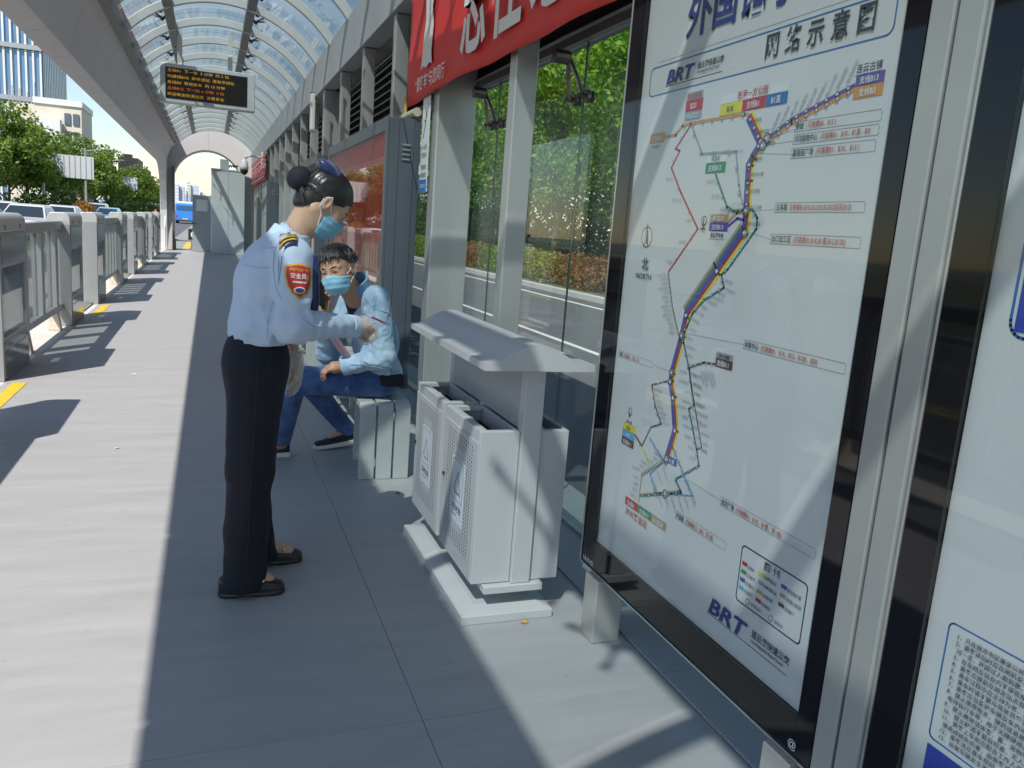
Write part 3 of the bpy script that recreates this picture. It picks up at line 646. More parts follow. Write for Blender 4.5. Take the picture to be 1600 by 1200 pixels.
# ================================================================ litter bin
bn_ = empty("litter_bin", (0, 0, 0), "pale grey double litter bin with a curved roof, standing before the glass wall", "bin")
bpaint = M("bin_paint", (.52, .52, .525), .36, .05, .04, 3, .02, 60, dirt=((.32, .29, .25), 8, .64, .4))
perf = M("hole_black", (.015, .015, .015), .8)
def slab(name, poly, axis, a, b, m, parent, bev=.004): q = MB(); q.prism(poly, axis, a, b); return q.build(name, m, parent, bevel=bev)
# base frame with sloped outer plate
q = MB(); q.add([(.885, 2.63, 0), (1.255, 2.63, 0), (1.255, 3.60, 0), (.885, 3.60, 0), (.885, 2.63, .035), (1.255, 2.63, .035), (1.255, 3.60, .035), (.885, 3.60, .035), (.955, 2.70, .05), (1.20, 2.70, .05), (1.20, 3.53, .05), (.955, 3.53, .05)],
    [(3, 2, 1, 0), (0, 1, 5, 4), (1, 2, 6, 5), (2, 3, 7, 6), (3, 0, 4, 7), (4, 5, 9, 8), (5, 6, 10, 9), (6, 7, 11, 10), (7, 4, 8, 11), (8, 9, 10, 11)]); q.build("base_plate", bpaint, bn_, bevel=.003)
q = MB(); q.box(1.02, 1.15, 2.76, 3.48, .05, .105); q.build("plinth", bpaint, bn_, bevel=.003)
q = MB(); q.box(.975, 1.215, 2.655, 3.66, .1055, .135); q.build("carrier", bpaint, bn_, bevel=.003)
def compartment(x0, x1, y0, y1, front, sticker):
    z0, z1 = .138, .735; t = .012
    q = MB()
    q.box(x0, x1, y0, y0+t, z0, z1); q.box(x0, x1, y1-t, y1, z0, z1); q.box(x0, x0+t, y0+t, y1-t, z0, z1); q.box(x1-t, x1, y0+t, y1-t, z0, z1); q.box(x0+t, x1-t, y0+t, y1-t, z0, z0+t)
    # inward lip round the opening
    q.box(x0+t, x0+.035, y0+t, y1-t, z1-.02, z1); q.box(x0+.035, x1-t, y0+t, y0+.03, z1-.02, z1); q.box(x0+.035, x1-t, y1-.03, y1-t, z1-.02, z1)
    b = q.build("bin_body", bpaint, bn_, bevel=.002, seg=1)
    q = MB(); q.box(x0+t+.001, x1-t-.001, y0+t+.001, y1-t-.001, z1-.075, z1-.065); q.build("shade_sheet", perf, b)  # black sheet set high, stands in for the dark inside the opening
    if front:
        q = MB(); q.box(x0-.0045, x0-.0003, y0+.006, y1-.006, z0+.006, z1-.045); d = q.build("door", bpaint, b, bevel=.0015, seg=1)
        h = MB(); cy, cz = (y0+y1)/2, .445; n = 6
        for i in range(13):
            for j in range(30):
                y = y0+.07+(y1-y0-.14)*i/12; z = .22+.44*j/29
                if abs(y-cy) < .088 and abs(z-.43) < .135: continue
                if i % 1 == 0 and (3 < i < 9) and (4 <= j <= 25): continue
                h.add([(x0-.005, y+.0038*math.cos(a), z+.0055*math.sin(a)) for a in [k*math.pi/3 for k in range(6)]], [tuple(range(6))])
        stuff(h.build("perforations", perf, b))
        q = MB(); q.box(x0-.006, x0-.0047, cy-.082, cy+.082, .305, .565); s = q.build("sticker", M("sticker_white", (.66, .69, .74), .35), b)
        c = M("sticker_"+sticker, dict(red=(.55, .10, .06), green=(.06, .16, .12))[sticker], .5); X = x0-.0066
        l = MB()
        def ln(a, b_, w):
            a = Vector(a); b_ = Vector(b_); d = (b_-a).normalized(); n_ = Vector((-d.y, d.x))*w/2; l.add([(X, *p) for p in (a-n_, b_-n_, b_+n_, a+n_)], [(0, 1, 2, 3)])
        top, bl, br = (cy, .515), (cy+.042, .425), (cy-.042, .425)
        for k in range(3):
            P = (top, bl, br); a = Vector(P[k]); b_ = Vector(P[(k+1) % 3]); ln(a.lerp(b_, .14), a.lerp(b_, .80), .006); m_ = a.lerp(b_, .9); ln(m_+(Vector((.008, .008))), m_-Vector((.008, .004)), .008)
        l.build("recycle_mark", c, b)
        l = MB(); e = .004
        for (ya, yb, za, zb) in ((cy-.07, cy+.07, .555, .557), (cy-.07, cy+.07, .395, .397), (cy-.07, cy-.068, .397, .555), (cy+.068, cy+.07, .397, .555)): l.add([(X, ya, za), (X, yb, za), (X, yb, zb), (X, ya, zb)], [(0, 1, 2, 3)])
        l.build("sticker_border", M("sticker_ink", (.10, .12, .16), .5), b)
        text("可回收物" if sticker == "green" else "其他垃圾", .030, (X, cy+.06, .352), (0, -1, 0), (0, 0, 1), MATS["sticker_ink"], b, bold=.0006); text("Recyclable" if sticker == "green" else "Residual waste", .014, (X, cy+.055, .33), (0, -1, 0), (0, 0, 1), MATS["sticker_ink"], b)
        k = MB(); k.tube([(x0-.012, y1-.03, .45), (x0-.004, y1-.03, .45)], .008, 10); k.build("lock", fit, b)
compartment(.93, 1.085, 2.685, 3.135, True, "green"); compartment(.93, 1.085, 3.185, 3.635, True, "red")
compartment(1.165, 1.285, 2.685, 3.135, False, None); compartment(1.165, 1.285, 3.185, 3.635, False, None)
for (y0, y1) in ((2.668, 2.72), (3.60, 3.652)): q = MB(); q.box(1.0865, 1.1635, y0, y1, .136, .979); q.build("post", bpaint, bn_, bevel=.003)
q = MB(); q.box(1.0865, 1.1635, 3.137, 3.183, .136, .74); q.build("post", bpaint, bn_, bevel=.003)
q = MB(); q.box(1.0866, 1.105, 2.7205, 3.5995, .741, .979); q.build("back_panel", M("bin_inner", (.40, .41, .43), .45, .1, .05, 3), bn_, bevel=.002)
top, bot = [], []
for i in range(49):
    t = i/48; x = .893+.425*t; k_ = min(1, max(0, (t-.04)/.92)); hgt = .5-.5*math.cos(2*math.pi*k_**.88)
    top.append((x, 1.006+.070*hgt))
roof = [(.893, .980)]+top+[(1.318, .980)]
q = MB(); q.prism(roof, 'y', 2.585, 3.70); q.build("roof", bpaint, bn_)
# ================================================================ benches with bent slats
bm = M("bench_paint", (.46, .485, .475), .4, .05, .05, 3, .02, 60, dirt=((.20, .20, .20), 9, .62, .5))
def slat_section():
    P = []; r = .06; z = .45
    P += [(0, 0)]
    return P
def make_bench(L):
    b = empty("bench"); t = .035; W = .088
    def path(off):
        r = .055-off; pts = [(off, .001)]
        for i in range(7): a = math.pi-math.pi/2*i/6; pts.append((.055+r*math.cos(a), .395+r*math.sin(a)))
        for i in range(7): a = math.pi/2-math.pi/2*i/6; pts.append((L-.055+r*math.cos(a), .395+r*math.sin(a)))
        return pts+[(L-off, .001)]
    for k in range(3):
        x = .805+k*.101
        q = MB(); o_ = path(0); i_ = path(t); q.prism(o_+i_[::-1], 'x', x, x+W); q.build("slat", bm, b, bevel=.003)
    for y in (.40, L-.4):
        q = MB(); q.box(.83, 1.07, y-.02, y+.02, .375, .414); q.build("cross_bar", bm, b)
    for y in (.40, L-.4):
        for x in (.84, 1.04): q = MB(); q.box(x, x+.03, y-.015, y+.015, .001, .374); q.build("leg", bm, b, bevel=.002)
    return b
be = make_bench(2.2); be.location = (0, 4.42, 0); tag(be, "pale grey slatted bench with bent ends that the man sits on", "bench", "platform benches")
be2 = copy_tree(be, (0, 7.15, 0)); tag(be2, "pale grey slatted bench behind the woman, farther along the platform", "bench", "platform benches")
# ================================================================ advertising light boxes
dkgrey = M("charcoal_cabinet", (.105, .125, .15), .35, .25, .05, 2)
def ad_poster_mat():
    m = bpy.data.materials.new("advert_print"); m.use_nodes = True; t = m.node_tree; b = t.nodes["Principled BSDF"]; b.inputs["Roughness"].default_value = .25
    tc = t.nodes.new("ShaderNodeTexCoord"); mp = t.nodes.new("ShaderNodeMapping"); mp.inputs["Scale"].default_value = (1, 3.2, .55); t.links.new(tc.outputs["Object"], mp.inputs[0])
    n = t.nodes.new("ShaderNodeTexNoise"); n.inputs["Scale"].default_value = 1.9; n.inputs["Detail"].default_value = 7; n.inputs["Roughness"].default_value = .7; t.links.new(mp.outputs[0], n.inputs["Vector"])
    sp = t.nodes.new("ShaderNodeSeparateXYZ"); t.links.new(tc.outputs["Object"], sp.inputs[0])
    mr = t.nodes.new("ShaderNodeMapRange"); mr.inputs[1].default_value = 2.1; mr.inputs[2].default_value = .5; mr.inputs[3].default_value = -.28; mr.inputs[4].default_value = .17; t.links.new(sp.outputs["Z"], mr.inputs[0])
    ad = t.nodes.new("ShaderNodeMath"); ad.operation = 'ADD'; t.links.new(n.outputs["Fac"], ad.inputs[0]); t.links.new(mr.outputs[0], ad.inputs[1])
    rp = t.nodes.new("ShaderNodeValToRGB"); e = rp.color_ramp.elements; e[0].position = .36; e[0].color = (.60, .03, .03, 1); e[1].position = .72; e[1].color = (.58, .56, .50, 1)
    for p, c in ((.47, (.58, .05, .045, 1)), (.50, (.60, .26, .05, 1)), (.56, (.48, .10, .07, 1)), (.60, (.50, .38, .22, 1)), (.65, (.32, .36, .33, 1))): x = e.new(p); x.color = c
    t.links.new(ad.outputs[0], rp.inputs[0]); t.links.new(rp.outputs[0], b.inputs["Base Color"]); return m
adm = ad_poster_mat()
def lightbox(y0, y1, label):
    b = empty("advert_lightbox", (0, 0, 0), label, "light box"); z0, z1 = .22, 2.22
    q = MB(); q.box(1.215, 1.437, y0, y1, z0, z1); q.build("housing", dkgrey, b, bevel=.006)
    q = MB(); q.box(1.208, 1.2145, y0+.075, y1-.075, z0+.14, z1-.10); q.build("advert_print", adm, b)
    for (a, c, d, e) in ((y0, y0+.07, z0, z1), (y1-.07, y1, z0, z1), (y0+.0705, y1-.0705, z1-.095, z1), (y0+.0705, y1-.0705, z0, z0+.135)): q = MB(); q.box(1.19, 1.2145, a, c, d, e); q.build("frame", dkgrey, b, bevel=.003)
    q = MB(); q.box(1.197, 1.202, y0+.071, y1-.071, z0+.136, z1-.096); q.build("glass_cover", GLASS("advert_glass", (.97, .97, .97), 1.12, .02), b)
    for x in (1.278, 1.39): q = MB(); q.box(x, x+.003, y0-.0015, y0+.001, z0, z1); q.build("seam", dark, b)
    for i in range(4):
        q = MB(); z = 2.03-.034*i; q.prism([(y0-.014, z), (y0-.001, z+.012), (y0-.001, z-.008), (y0-.010, z-.008)], 'x', 1.305, 1.365); q.build("vent_slot", M("vent_grey", (.22, .24, .26), .35, .3), b, bevel=.002)
    for yy in (y0+.15, y1-.25): q = MB(); q.box(1.26, 1.40, yy, yy+.1, .001, z0-.0005); q.build("leg", dkgrey, b)
    for (ax, az, bx, bz) in ((1.30, 2.22, 1.36, 1.98), (1.36, 1.98, 1.43, 1.72)): q = MB(); q.bar((ax, y0-.003, az), (bx, y0-.003, bz), .004, .004, (0, 1, 0)); q.build("cable", gasket, b)
    return b
lightbox(5.95, 9.05, "charcoal light box with a red city advert, standing behind the seated man")
lightbox(10.1, 12.1, "farther charcoal light box partly hidden by the woman's hair bun")
lightbox(19.2, 21.2, "small far light box near the end of the glass wall")
# white plate with a route figure and small print, and pipe above the light box
pl = empty("notice_plate", (0, 0, 0), "narrow white notice plate with black brush mark beside the charcoal light box", "sign")
q = MB(); q.box(1.425, 1.431, 5.665, 5.87, 1.70, 2.36); q.build("plate", M("plate_white", (.70, .72, .73), .4), pl, bevel=.002)
q = MB(); q.box(1.4243, 1.4247, 5.667, 5.868, 1.702, 1.79); q.build("blue_band", ink('blue', C_['blue']), pl)
ik = ink('dkgrey', C_['dkgrey']); q = MB()
for a, b_ in (((5.79, 2.29), (5.76, 2.24)), ((5.71, 2.31), (5.75, 2.22)), ((5.76, 2.24), (5.77, 2.17)), ((5.77, 2.17), (5.82, 2.08)), ((5.77, 2.19), (5.80, 2.20))):
    a = Vector(a); b_ = Vector(b_); n_ = Vector((-(b_-a).y, (b_-a).x)).normalized()*.007; q.add([(1.424, *p) for p in (a-n_, b_-n_, b_+n_, a+n_)], [(0, 1, 2, 3)])
q.build("brush_mark", ik, pl)
for i, t in enumerate(("小心台阶", "注意安全", "文明候车", "请勿倚靠")): text(t, .040, (1.424, 5.85, 2.0-.055*i-(.03 if i > 1 else 0)), (0, -1, 0), (0, 0, 1), ik, pl)
text("连云港公交", .03, (1.424, 5.85, 1.735), (0, -1, 0), (0, 0, 1), ink('white', C_['white']), pl)
q = MB(); q.tube([(1.40, 5.93, 2.27), (1.40, 6.4, 2.27)], .032, 12); tag(q.build("pipe_stub", M("cream_pipe", (.5, .46, .34), .5)), "short cream pipe resting on top of the charcoal light box", "pipe")
q = MB(); q.tube([(1.392, 6.28, 2.42), (1.388, 6.28, 2.24), (1.392, 6.275, 2.17)], .012, 6); tag(q.build("banner_tie", M("tie_yellow", (.55, .33, .08), .7)), "yellow tie strap hanging from the red banner's corner", "strap")
# ================================================================ LED display hung from the roof
led = empty("led_display", (0, 14.15, 0), "hanging LED arrivals display with orange text in a pale frame", "display")
fr_m = M("display_frame", (.55, .57, .55), .4, .15, .04, 3)
q = MB(); q.box(-.73, .67, 0, .22, 3.08, 3.66); q.build("housing", fr_m, led, bevel=.012)
q = MB(); q.box(-.655, .55, -.006, -.0005, 3.14, 3.60); q.build("screen", M("led_black", (.012, .011, .008), .25), led)
am = EMIT("led_amber", (1.0, .50, .03), .32); re_ = EMIT("led_red", (1.0, .18, .03), .32)
for i, t in enumerate(("主线B1  下一班  3 分钟  约 2 站", "快捷线B1K  即将进站  请有序排队", "支线B3  等待发车  约 15 分钟", "主线B12  下一班 6 分钟  4 站", "欢迎乘坐快速公交  注意安全")):
    text(t, .052, (-.63, -.008, 3.54-.088*i), (1, 0, 0), (0, 0, 1), re_ if i == 3 else am, led, sx=1.28)
for x in (-.45, .29): q = MB(); q.box(x-.035, x+.035, .06, .13, 3.662, 4.20); q.build("hanger", rib_m, led, bevel=.004)
# wall lamps
def lamp(y, label):
    l = empty("tube_lamp", (0, y, 0), label, "lamp", "wall lamps on the columns")
    q = MB(); q.box(1.375, 1.445, 0, .15, 2.74, 3.27); q.build("diffuser", M("lamp_diffuser", (.74, .73, .68), .4), l, bevel=.02, seg=3)
    q = MB(); q.box(1.37, 1.449, -.005, .155, 2.725, 2.7395); q.build("end_cap", alum, l, bevel=.002)
    q = MB(); q.box(1.37, 1.449, -.005, .155, 3.271, 3.285); q.build("end_cap", alum, l, bevel=.002)
    return l
lamp(12.55, "white box lamp fixed to a column above the woman"); lamp(24.9, "small far white lamp below the dome camera")
# ================================================================ far end: booth, door, cameras
grn = M("booth_paint", (.50, .55, .55), .5, .05, .05, 1)
bo = empty("equipment_booth", (0, 0, 0), "tall pale grey-green equipment booth at the far platform end", "booth")
q = MB(); q.box(.04, 1.15, 30.6, 32.0, .001, 2.9); q.build("cabinet", grn, bo, bevel=.01)
q = MB(); q.box(.03, 1.16, 30.58, 32.02, 2.9005, 2.95); q.build("top", grn, bo, bevel=.006)
q = MB(); q.box(.6, .605, 30.595, 30.605, .05, 2.85); q.build("seam", dark, bo)
dr = empty("service_door", (0, 0, 0), "grey half-glazed service door standing open beside the far booth", "door")
dm = M("door_grey", (.27, .30, .32), .5, .1, .05, 1)
q = MB(); q.box(-.58, .035, 31.2, 31.25, .02, 2.0); q.build("leaf", dm, dr, bevel=.006)
q = MB(); q.box(-.46, -.08, 31.19, 31.198, 1.45, 1.85); q.build("window", M("door_pane", (.52, .57, .56), .2), dr)
q = MB(); q.tube([(-.54, 31.12, 1.0), (-.54, 31.2, 1.0)], .02, 8); q.tube([(-.54, 31.12, 1.0), (-.44, 31.12, 1.0)], .013, 8); q.build("handle", fit, dr)
sc_ = empty("security_camera", (0, 0, 0), "white dome security camera on a bracket above the far booth", "camera")
q = MB(); q.tube([(1.42, 24.0, 3.02), (1.12, 24.0, 3.05), (.95, 24.0, 3.03), (.89, 24, 2.96)], [.03, .03, .035, .05], 10); q.build("bracket", M("camera_white", (.72, .73, .72), .35), sc_, smooth=True)
q = MB(); q.tube([(.88, 24, 2.96), (.88, 24, 2.88), (.88, 24, 2.75), (.88, 24, 2.66)], [.05, .09, .115, .115], 16); q.build("housing", MATS["camera_white"], sc_, smooth=True)
q = MB(); q.ball((.88, 24, 2.65), (.105, .105, .13), 16, 10); q.build("dome", M("dome_black", (.01, .01, .012), .08), sc_, smooth=True)
sp = empty("speaker_box", (0, 0, 0), "small grey speaker box with a coiled black cable on top of the booth", "speaker")
q = MB(); q.box(.33, .62, 30.9, 31.1, 2.9505, 3.30); q.build("box", M("speaker_grey", (.36, .39, .37), .5), sp, bevel=.01)
q = MB(); q.tube([(.63+.02*i, 31.0+.05*math.sin(i*1.1), 3.05+.08*abs(math.sin(i*.8))) for i in range(16)], .022, 6); q.build("cable", gasket, sp)
# far wall panels and notice glass
for (ya, yb, z1, lab) in ((21.9, 22.6, 2.2, "narrow dark information totem beyond the light box, behind the woman's bun"), (26.4, 27.0, 2.0, "far dark information totem beside the booth")):
    q = MB(); q.box(1.36, 1.42, ya, yb, .05, z1); tag(q.build("information_totem", dkgrey, None, bevel=.004), lab, "totem")

# small litter on the floor
lf = M("dry_leaf", (.55, .33, .10), .7, 0, .2, 60); pw_ = M("paper_scrap", (.72, .71, .68), .7)
def scrap(name, x, y, s, m, label, cat, seed):
    r = random.Random(seed); n = 7; vs = [(s*math.cos(2*math.pi*k/n)*r.uniform(.6, 1.1), s*.6*math.sin(2*math.pi*k/n)*r.uniform(.7, 1.1), .004+.006*r.random()) for k in range(n)]+[(0, 0, .006)]
    q = MB(); q.add(vs, [(k, (k+1) % n, n) for k in range(n)]); o = q.build(name, m); o.location = (x, y, 0); o.rotation_euler = (0, 0, r.uniform(0, 6)); sm = o.modifiers.new("t", 'SOLIDIFY'); sm.thickness = .001; tag(o, label, cat)
scrap("dry_leaf", 1.13, 2.605, .022, lf, "small orange dry leaf on the floor at the bin's near foot", "leaf", 1)
scrap("paper_scrap", -.62, 7.6, .03, pw_, "tiny white paper scrap on the sunlit floor, farther from the camera", "litter", 2); scrap("paper_scrap", -.52, 5.2, .018, pw_, "tiny white paper scrap on the sunlit floor, nearer the camera", "litter", 3); scrap("dry_leaf", .98, 4.15, .02, M("brown_leaf", (.16, .12, .07), .8), "small brown leaf on the floor in front of the bench end", "leaf", 4)
# ================================================================ people: distance-field modelling, meshed by surface nets
F32 = np.float32
def V3(*a): return np.array(a, dtype=F32)
def cone(P, a, b, ra, rb):
    a = V3(*a); b = V3(*b); ba = b-a; t = np.clip(((P-a)@ba)/max(1e-9, float(ba@ba)), 0, 1); return np.linalg.norm(P-a-t[:, None]*ba, axis=1)-(ra+(rb-ra)*t)
def ell(P, c, r, R=None):
    q = P-V3(*c)
    if R is not None: q = q@R
    r = V3(*r); k0 = np.linalg.norm(q/r, axis=1); k1 = np.linalg.norm(q/(r*r), axis=1)+1e-9; return k0*(k0-1)/k1
def rbox(P, c, h, R=None, rad=.01):
    q = P-V3(*c)
    if R is not None: q = q@R
    d = np.abs(q)-(V3(*h)-rad); return np.linalg.norm(np.maximum(d, 0), axis=1)+np.minimum(d.max(axis=1), 0)-rad
def smin(a, b, k=.03): h = np.clip(.5+.5*(b-a)/k, 0, 1); return b+(a-b)*h-k*h*(1-h)
def smax(a, b, k=.02): return -smin(-a, -b, k)
def chain(P, pts, rs, k=.02):
    d = None
    for (a, b, ra, rb) in zip(pts[:-1], pts[1:], rs[:-1], rs[1:]): c = cone(P, a, b, ra, rb); d = c if d is None else smin(d, c, k)
    return d
_lat = np.random.default_rng(5).random((32, 32, 32)).astype(F32)
def vnoise(P, s):
    q = P*s; i = np.floor(q).astype(np.int32); f = q-i; f = f*f*(3-2*f); o = 0
    for dx in (0, 1):
        for dy in (0, 1):
            for dz in (0, 1):
                w_ = (f[:, 0] if dx else 1-f[:, 0])*(f[:, 1] if dy else 1-f[:, 1])*(f[:, 2] if dz else 1-f[:, 2]); o = o+w_*_lat[(i[:, 0]+dx) % 32, (i[:, 1]+dy) % 32, (i[:, 2]+dz) % 32]
    return o-.5
def fold(P, s, d=(0, 0, 1)):
    """ridged, direction-warped noise for cloth folds"""
    d = V3(*d); d = d/np.linalg.norm(d); q = P-.55*(P@d)[:, None]*d; return np.abs(vnoise(q+vnoise(P, s*.5)[:, None]*.06, s))*2-.45
def nets(fn, lo, hi, h):
    lo = V3(*lo); hi = V3(*hi); n = np.ceil((hi-lo)/h).astype(int)+1; xs = [lo[k]+h*np.arange(n[k], dtype=F32) for k in range(3)]; val = np.empty(tuple(n), F32)
    step = max(1, int(400000/(n[1]*n[2])))
    for i in range(0, n[0], step):
        g = np.stack(np.meshgrid(xs[0][i:i+step], xs[1], xs[2], indexing='ij'), -1).reshape(-1, 3); val[i:i+step] = fn(g).reshape(-1, n[1], n[2])
    ins = val < 0; s = np.zeros(tuple(n-1), np.int8)
    for dx in (0, 1):
        for dy in (0, 1):
            for dz in (0, 1): s += ins[dx:n[0]-1+dx, dy:n[1]-1+dy, dz:n[2]-1+dz]
    cells = np.argwhere((s > 0) & (s < 8)); idx = -np.ones(tuple(n-1), np.int32); idx[tuple(cells.T)] = np.arange(len(cells)); acc = np.zeros((len(cells), 3), F32); cnt = np.zeros(len(cells), F32)
    cor = [(a, b, c) for a in (0, 1) for b in (0, 1) for c in (0, 1)]
    for p in cor:
        for ax in range(3):
            if p[ax]: continue
            q = list(p); q[ax] = 1; va = val[tuple((cells+np.array(p)).T)]; vb = val[tuple((cells+np.array(q)).T)]; m = (va < 0) != (vb < 0); t = np.where(m, va/(va-vb+1e-12), 0)
            pos = np.tile(np.array(p, F32), (len(cells), 1)); pos[:, ax] = t; acc[m] += pos[m]; cnt[m] += 1
    verts = lo+h*(cells+acc/np.maximum(cnt, 1)[:, None]); faces = []
    for ax in range(3):
        b_, c_ = [(1, 2), (2, 0), (0, 1)][ax]; sl0 = [slice(None)]*3; sl1 = [slice(None)]*3; sl0[ax] = slice(0, -1); sl1[ax] = slice(1, None); A = ins[tuple(sl0)]; Bq = ins[tuple(sl1)]; e = np.argwhere(A != Bq); flip = A[tuple(e.T)]
        ok = (e[:, b_] > 0) & (e[:, c_] > 0) & (e[:, b_] < n[b_]-1) & (e[:, c_] < n[c_]-1); e = e[ok]; flip = flip[ok]; q = []
        for (ob, oc) in ((-1, -1), (0, -1), (0, 0), (-1, 0)): x = e.copy(); x[:, b_] += ob; x[:, c_] += oc; q.append(idx[tuple(x.T)])
        q = np.stack(q, 1); q[~flip] = q[~flip][:, ::-1]; faces.append(q)
    return verts, np.concatenate(faces)
def sdf_obj(name, parts, mat, parent, smooth_it=1):
    V, Fc, o = [], [], 0
    for (fn, lo, hi, h) in parts:
        v, f = nets(fn, lo, hi, h); V.append(v); Fc.append(f+o); o += len(v)
    V = np.concatenate(V); Fc = np.concatenate(Fc)
    me = bpy.data.meshes.new(name); me.vertices.add(len(V)); me.vertices.foreach_set("co", V.astype(F32).ravel()); me.loops.add(4*len(Fc)); me.loops.foreach_set("vertex_index", Fc.astype(np.int32).ravel())
    me.polygons.add(len(Fc)); me.polygons.foreach_set("loop_start", np.arange(0, 4*len(Fc), 4, dtype=np.int32)); me.polygons.foreach_set("loop_total", np.full(len(Fc), 4, dtype=np.int32)); me.update(); me.validate()
    ob = link(name, me, mat, parent, smooth=True)
    if smooth_it: md = ob.modifiers.new("smooth", 'SMOOTH'); md.factor = .5; md.iterations = smooth_it
    return ob
def frame(f, up):
    f = np.array(f, float); f /= np.linalg.norm(f); up = np.array(up, float); l = np.cross(up, f); l /= np.linalg.norm(l); u = np.cross(f, l); return np.stack([f, l, u], 1).astype(F32)   # columns: forward, left, up
class Head:
    def __init__(s, C, R, neck_to, k=1., female=False): s.C = V3(*C); s.R = R; s.k = k; s.nt = neck_to; s.fem = female
    def L(s, P): return ((P-s.C)@s.R)/s.k
    def W(s, p): return tuple(float(x) for x in (s.C+s.R@(V3(*p)*s.k)))
    def face(s, P):
        Q = s.L(P); d = smin(ell(Q, (-.012, 0, .033), (.100, .079, .088)), ell(Q, (.026, 0, -.035), (.068, .063, .083)), .03); d = smin(d, ell(Q, (.050, 0, -.088), (.034, .036, .026)), .03)
        d = smin(d, cone(Q, (-.02, .05, -.055), (.04, .03, -.09), .02, .014), .03); d = smin(d, cone(Q, (-.02, -.05, -.055), (.04, -.03, -.09), .02, .014), .03)
        for sg in (-1, 1):
            d = smin(d, ell(Q, (.052, sg*.036, -.028), (.032, .027, .026)), .02); d = smax(d, -ell(Q, (.104, sg*.031, -.001), (.022, .021, .013)), .012); d = smin(d, ell(Q, (.0755, sg*.032, -.001), (.0135, .017, .0115)), .006)
            d = smin(d, cone(Q, (.083, sg*.014, .017), (.068, sg*.048, .019), .010, .009), .012)
        d = smin(d, cone(Q, (.086, 0, .008), (.104, 0, -.030), .0075, .0115), .012); d = smin(d, cone(Q, (.094, -.013, -.034), (.094, .013, -.034), .008, .008), .008)
        for sg in (-1, 1):
            e = ell(Q, (-.006, sg*.081, -.008), (.019, .010, .032)); e = smax(e, -ell(Q, (-.002, sg*.091, -.006), (.010, .007, .019)), .004); d = smin(d, e, .006)
        return d*s.k
    def neck(s, P): return smin(s.face(P), cone(P, s.W((-.025, 0, -.05)), s.nt, .053*s.k, .060*s.k), .03)
    def mask(s, P):
        Q = s.L(P); d = s.face(P)/s.k-.0055; d = smin(d, ell(Q, (.055, 0, -.060), (.062, .056, .058)), .02); d = d+.0011*np.sin((Q[:, 2]-.15*Q[:, 0])*2*np.pi/.030)+.0012*vnoise(Q, 60)
        d = smax(d, Q[:, 2]+.010-.9*(np.abs(Q[:, 1])<0)*0+.35*np.abs(Q[:, 1]), .004); d = smax(d, -(Q[:, 2]+.122), .006); d = smax(d, .024-.25*(Q[:, 2]+.06)-Q[:, 0], .004); return d*s.k
    def straps(s, parent, m):
        for sg in (-1, 1):
            q = MB(); q.tube([s.W((.040, sg*.066, -.028)), s.W((.02, sg*.078, -.012)), s.W((-.004, sg*.087, .022)), s.W((-.024, sg*.087, .0))], .0022, 6); q.build("mask_strap", m, parent)
            q = MB(); q.tube([s.W((.030, sg*.058, -.092)), s.W((.008, sg*.075, -.055)), s.W((-.018, sg*.086, -.035)), s.W((-.026, sg*.087, -.004))], .0022, 6); q.build("mask_strap", m, parent)
    def eyes(s, parent):
        em = M("eye_dark", (.02, .012, .01), .15); bm_ = M("brow_hair", (.018, .013, .011), .7)
        for sg in (-1, 1):
            q = MB(); c = V3(.0885, sg*.032, -.0025); pts = []
            q.tube([s.W((.0860, sg*.019, -.004)), s.W((.0895, sg*.027, -.001)), s.W((.0885, sg*.035, -.001)), s.W((.081, sg*.046, -.003))], [.001, .0036, .0036, .001], 8); q.build("eye", em, parent, smooth=True)
            q = MB(); q.tube([s.W((.0925, sg*.013, .016)), s.W((.089, sg*.026, .0215)), s.W((.0825, sg*.039, .0225)), s.W((.071, sg*.052, .017))], [.0030, .0042, .0036, .0012], 8); q.build("eyebrow", bm_, parent, smooth=True)
def hand_prims(w, d, n, sd, curl=(.5, .7, .5), k=1., spread=.0):
    """wrist w, finger direction d, palm normal n (fingers curl to it), thumb side sd"""
    w, d, n, sd = [np.array(x, float) for x in (w, d, n, sd)]; d /= np.linalg.norm(d); n -= d*(n@d); n /= np.linalg.norm(n); sd = sd-d*(sd@d)-n*(sd@n); sd /= np.linalg.norm(sd); out = []
    for i, (L, off) in enumerate(((.074, .030), (.082, .010), (.077, -.010), (.060, -.029))):
        p = w+(d*.088+sd*off-abs(off)*.15*d)*k; a = 0.; r = .0092*k
        out.append((w+d*.02*k+sd*off*.6*k, p, .014*k, .0115*k))
        for j, f_ in enumerate((.46, .30, .24)):
            a += curl[j]; e = p+(d*math.cos(a)+n*math.sin(a)+sd*spread*(off/.03))*L*f_*k; out.append((p, e, r, r*.9)); p = e; r *= .9
    p0 = w+(d*.022+sd*.026+n*.006)*k; p1 = p0+(d*.030+sd*.022+n*.012)*k; p2 = p1+(d*.030+sd*.006+n*.014)*k; p3 = p2+(d*.022-sd*.004+n*.010)*k
    out += [(p0, p1, .0145*k, .0115*k), (p1, p2, .011*k, .0098*k), (p2, p3, .0098*k, .008*k)]; return out
def hand_sdf(prims, palm):
    def f(P):
        d = None
        for (a, b, ra, rb) in prims: c = cone(P, a, b, ra, rb); d = c if d is None else smin(d, c, .006)
        for (a, b, ra, rb) in palm: d = smin(d, cone(P, a, b, ra, rb), .012)
        return d
    return f
skin_f = M("skin_light", (.58, .36, .25), .5, 0, .06, 30, .08, 400, trans=.12); skin_m = M("skin_tan", (.47, .26, .165), .5, 0, .08, 30, .1, 400, trans=.12)
maskm = M("mask_blue", (.20, .47, .60), .75, 0, .05, 20, .1, 300, sheen=.2); strapm = M("mask_strap_white", (.75, .74, .72), .7)
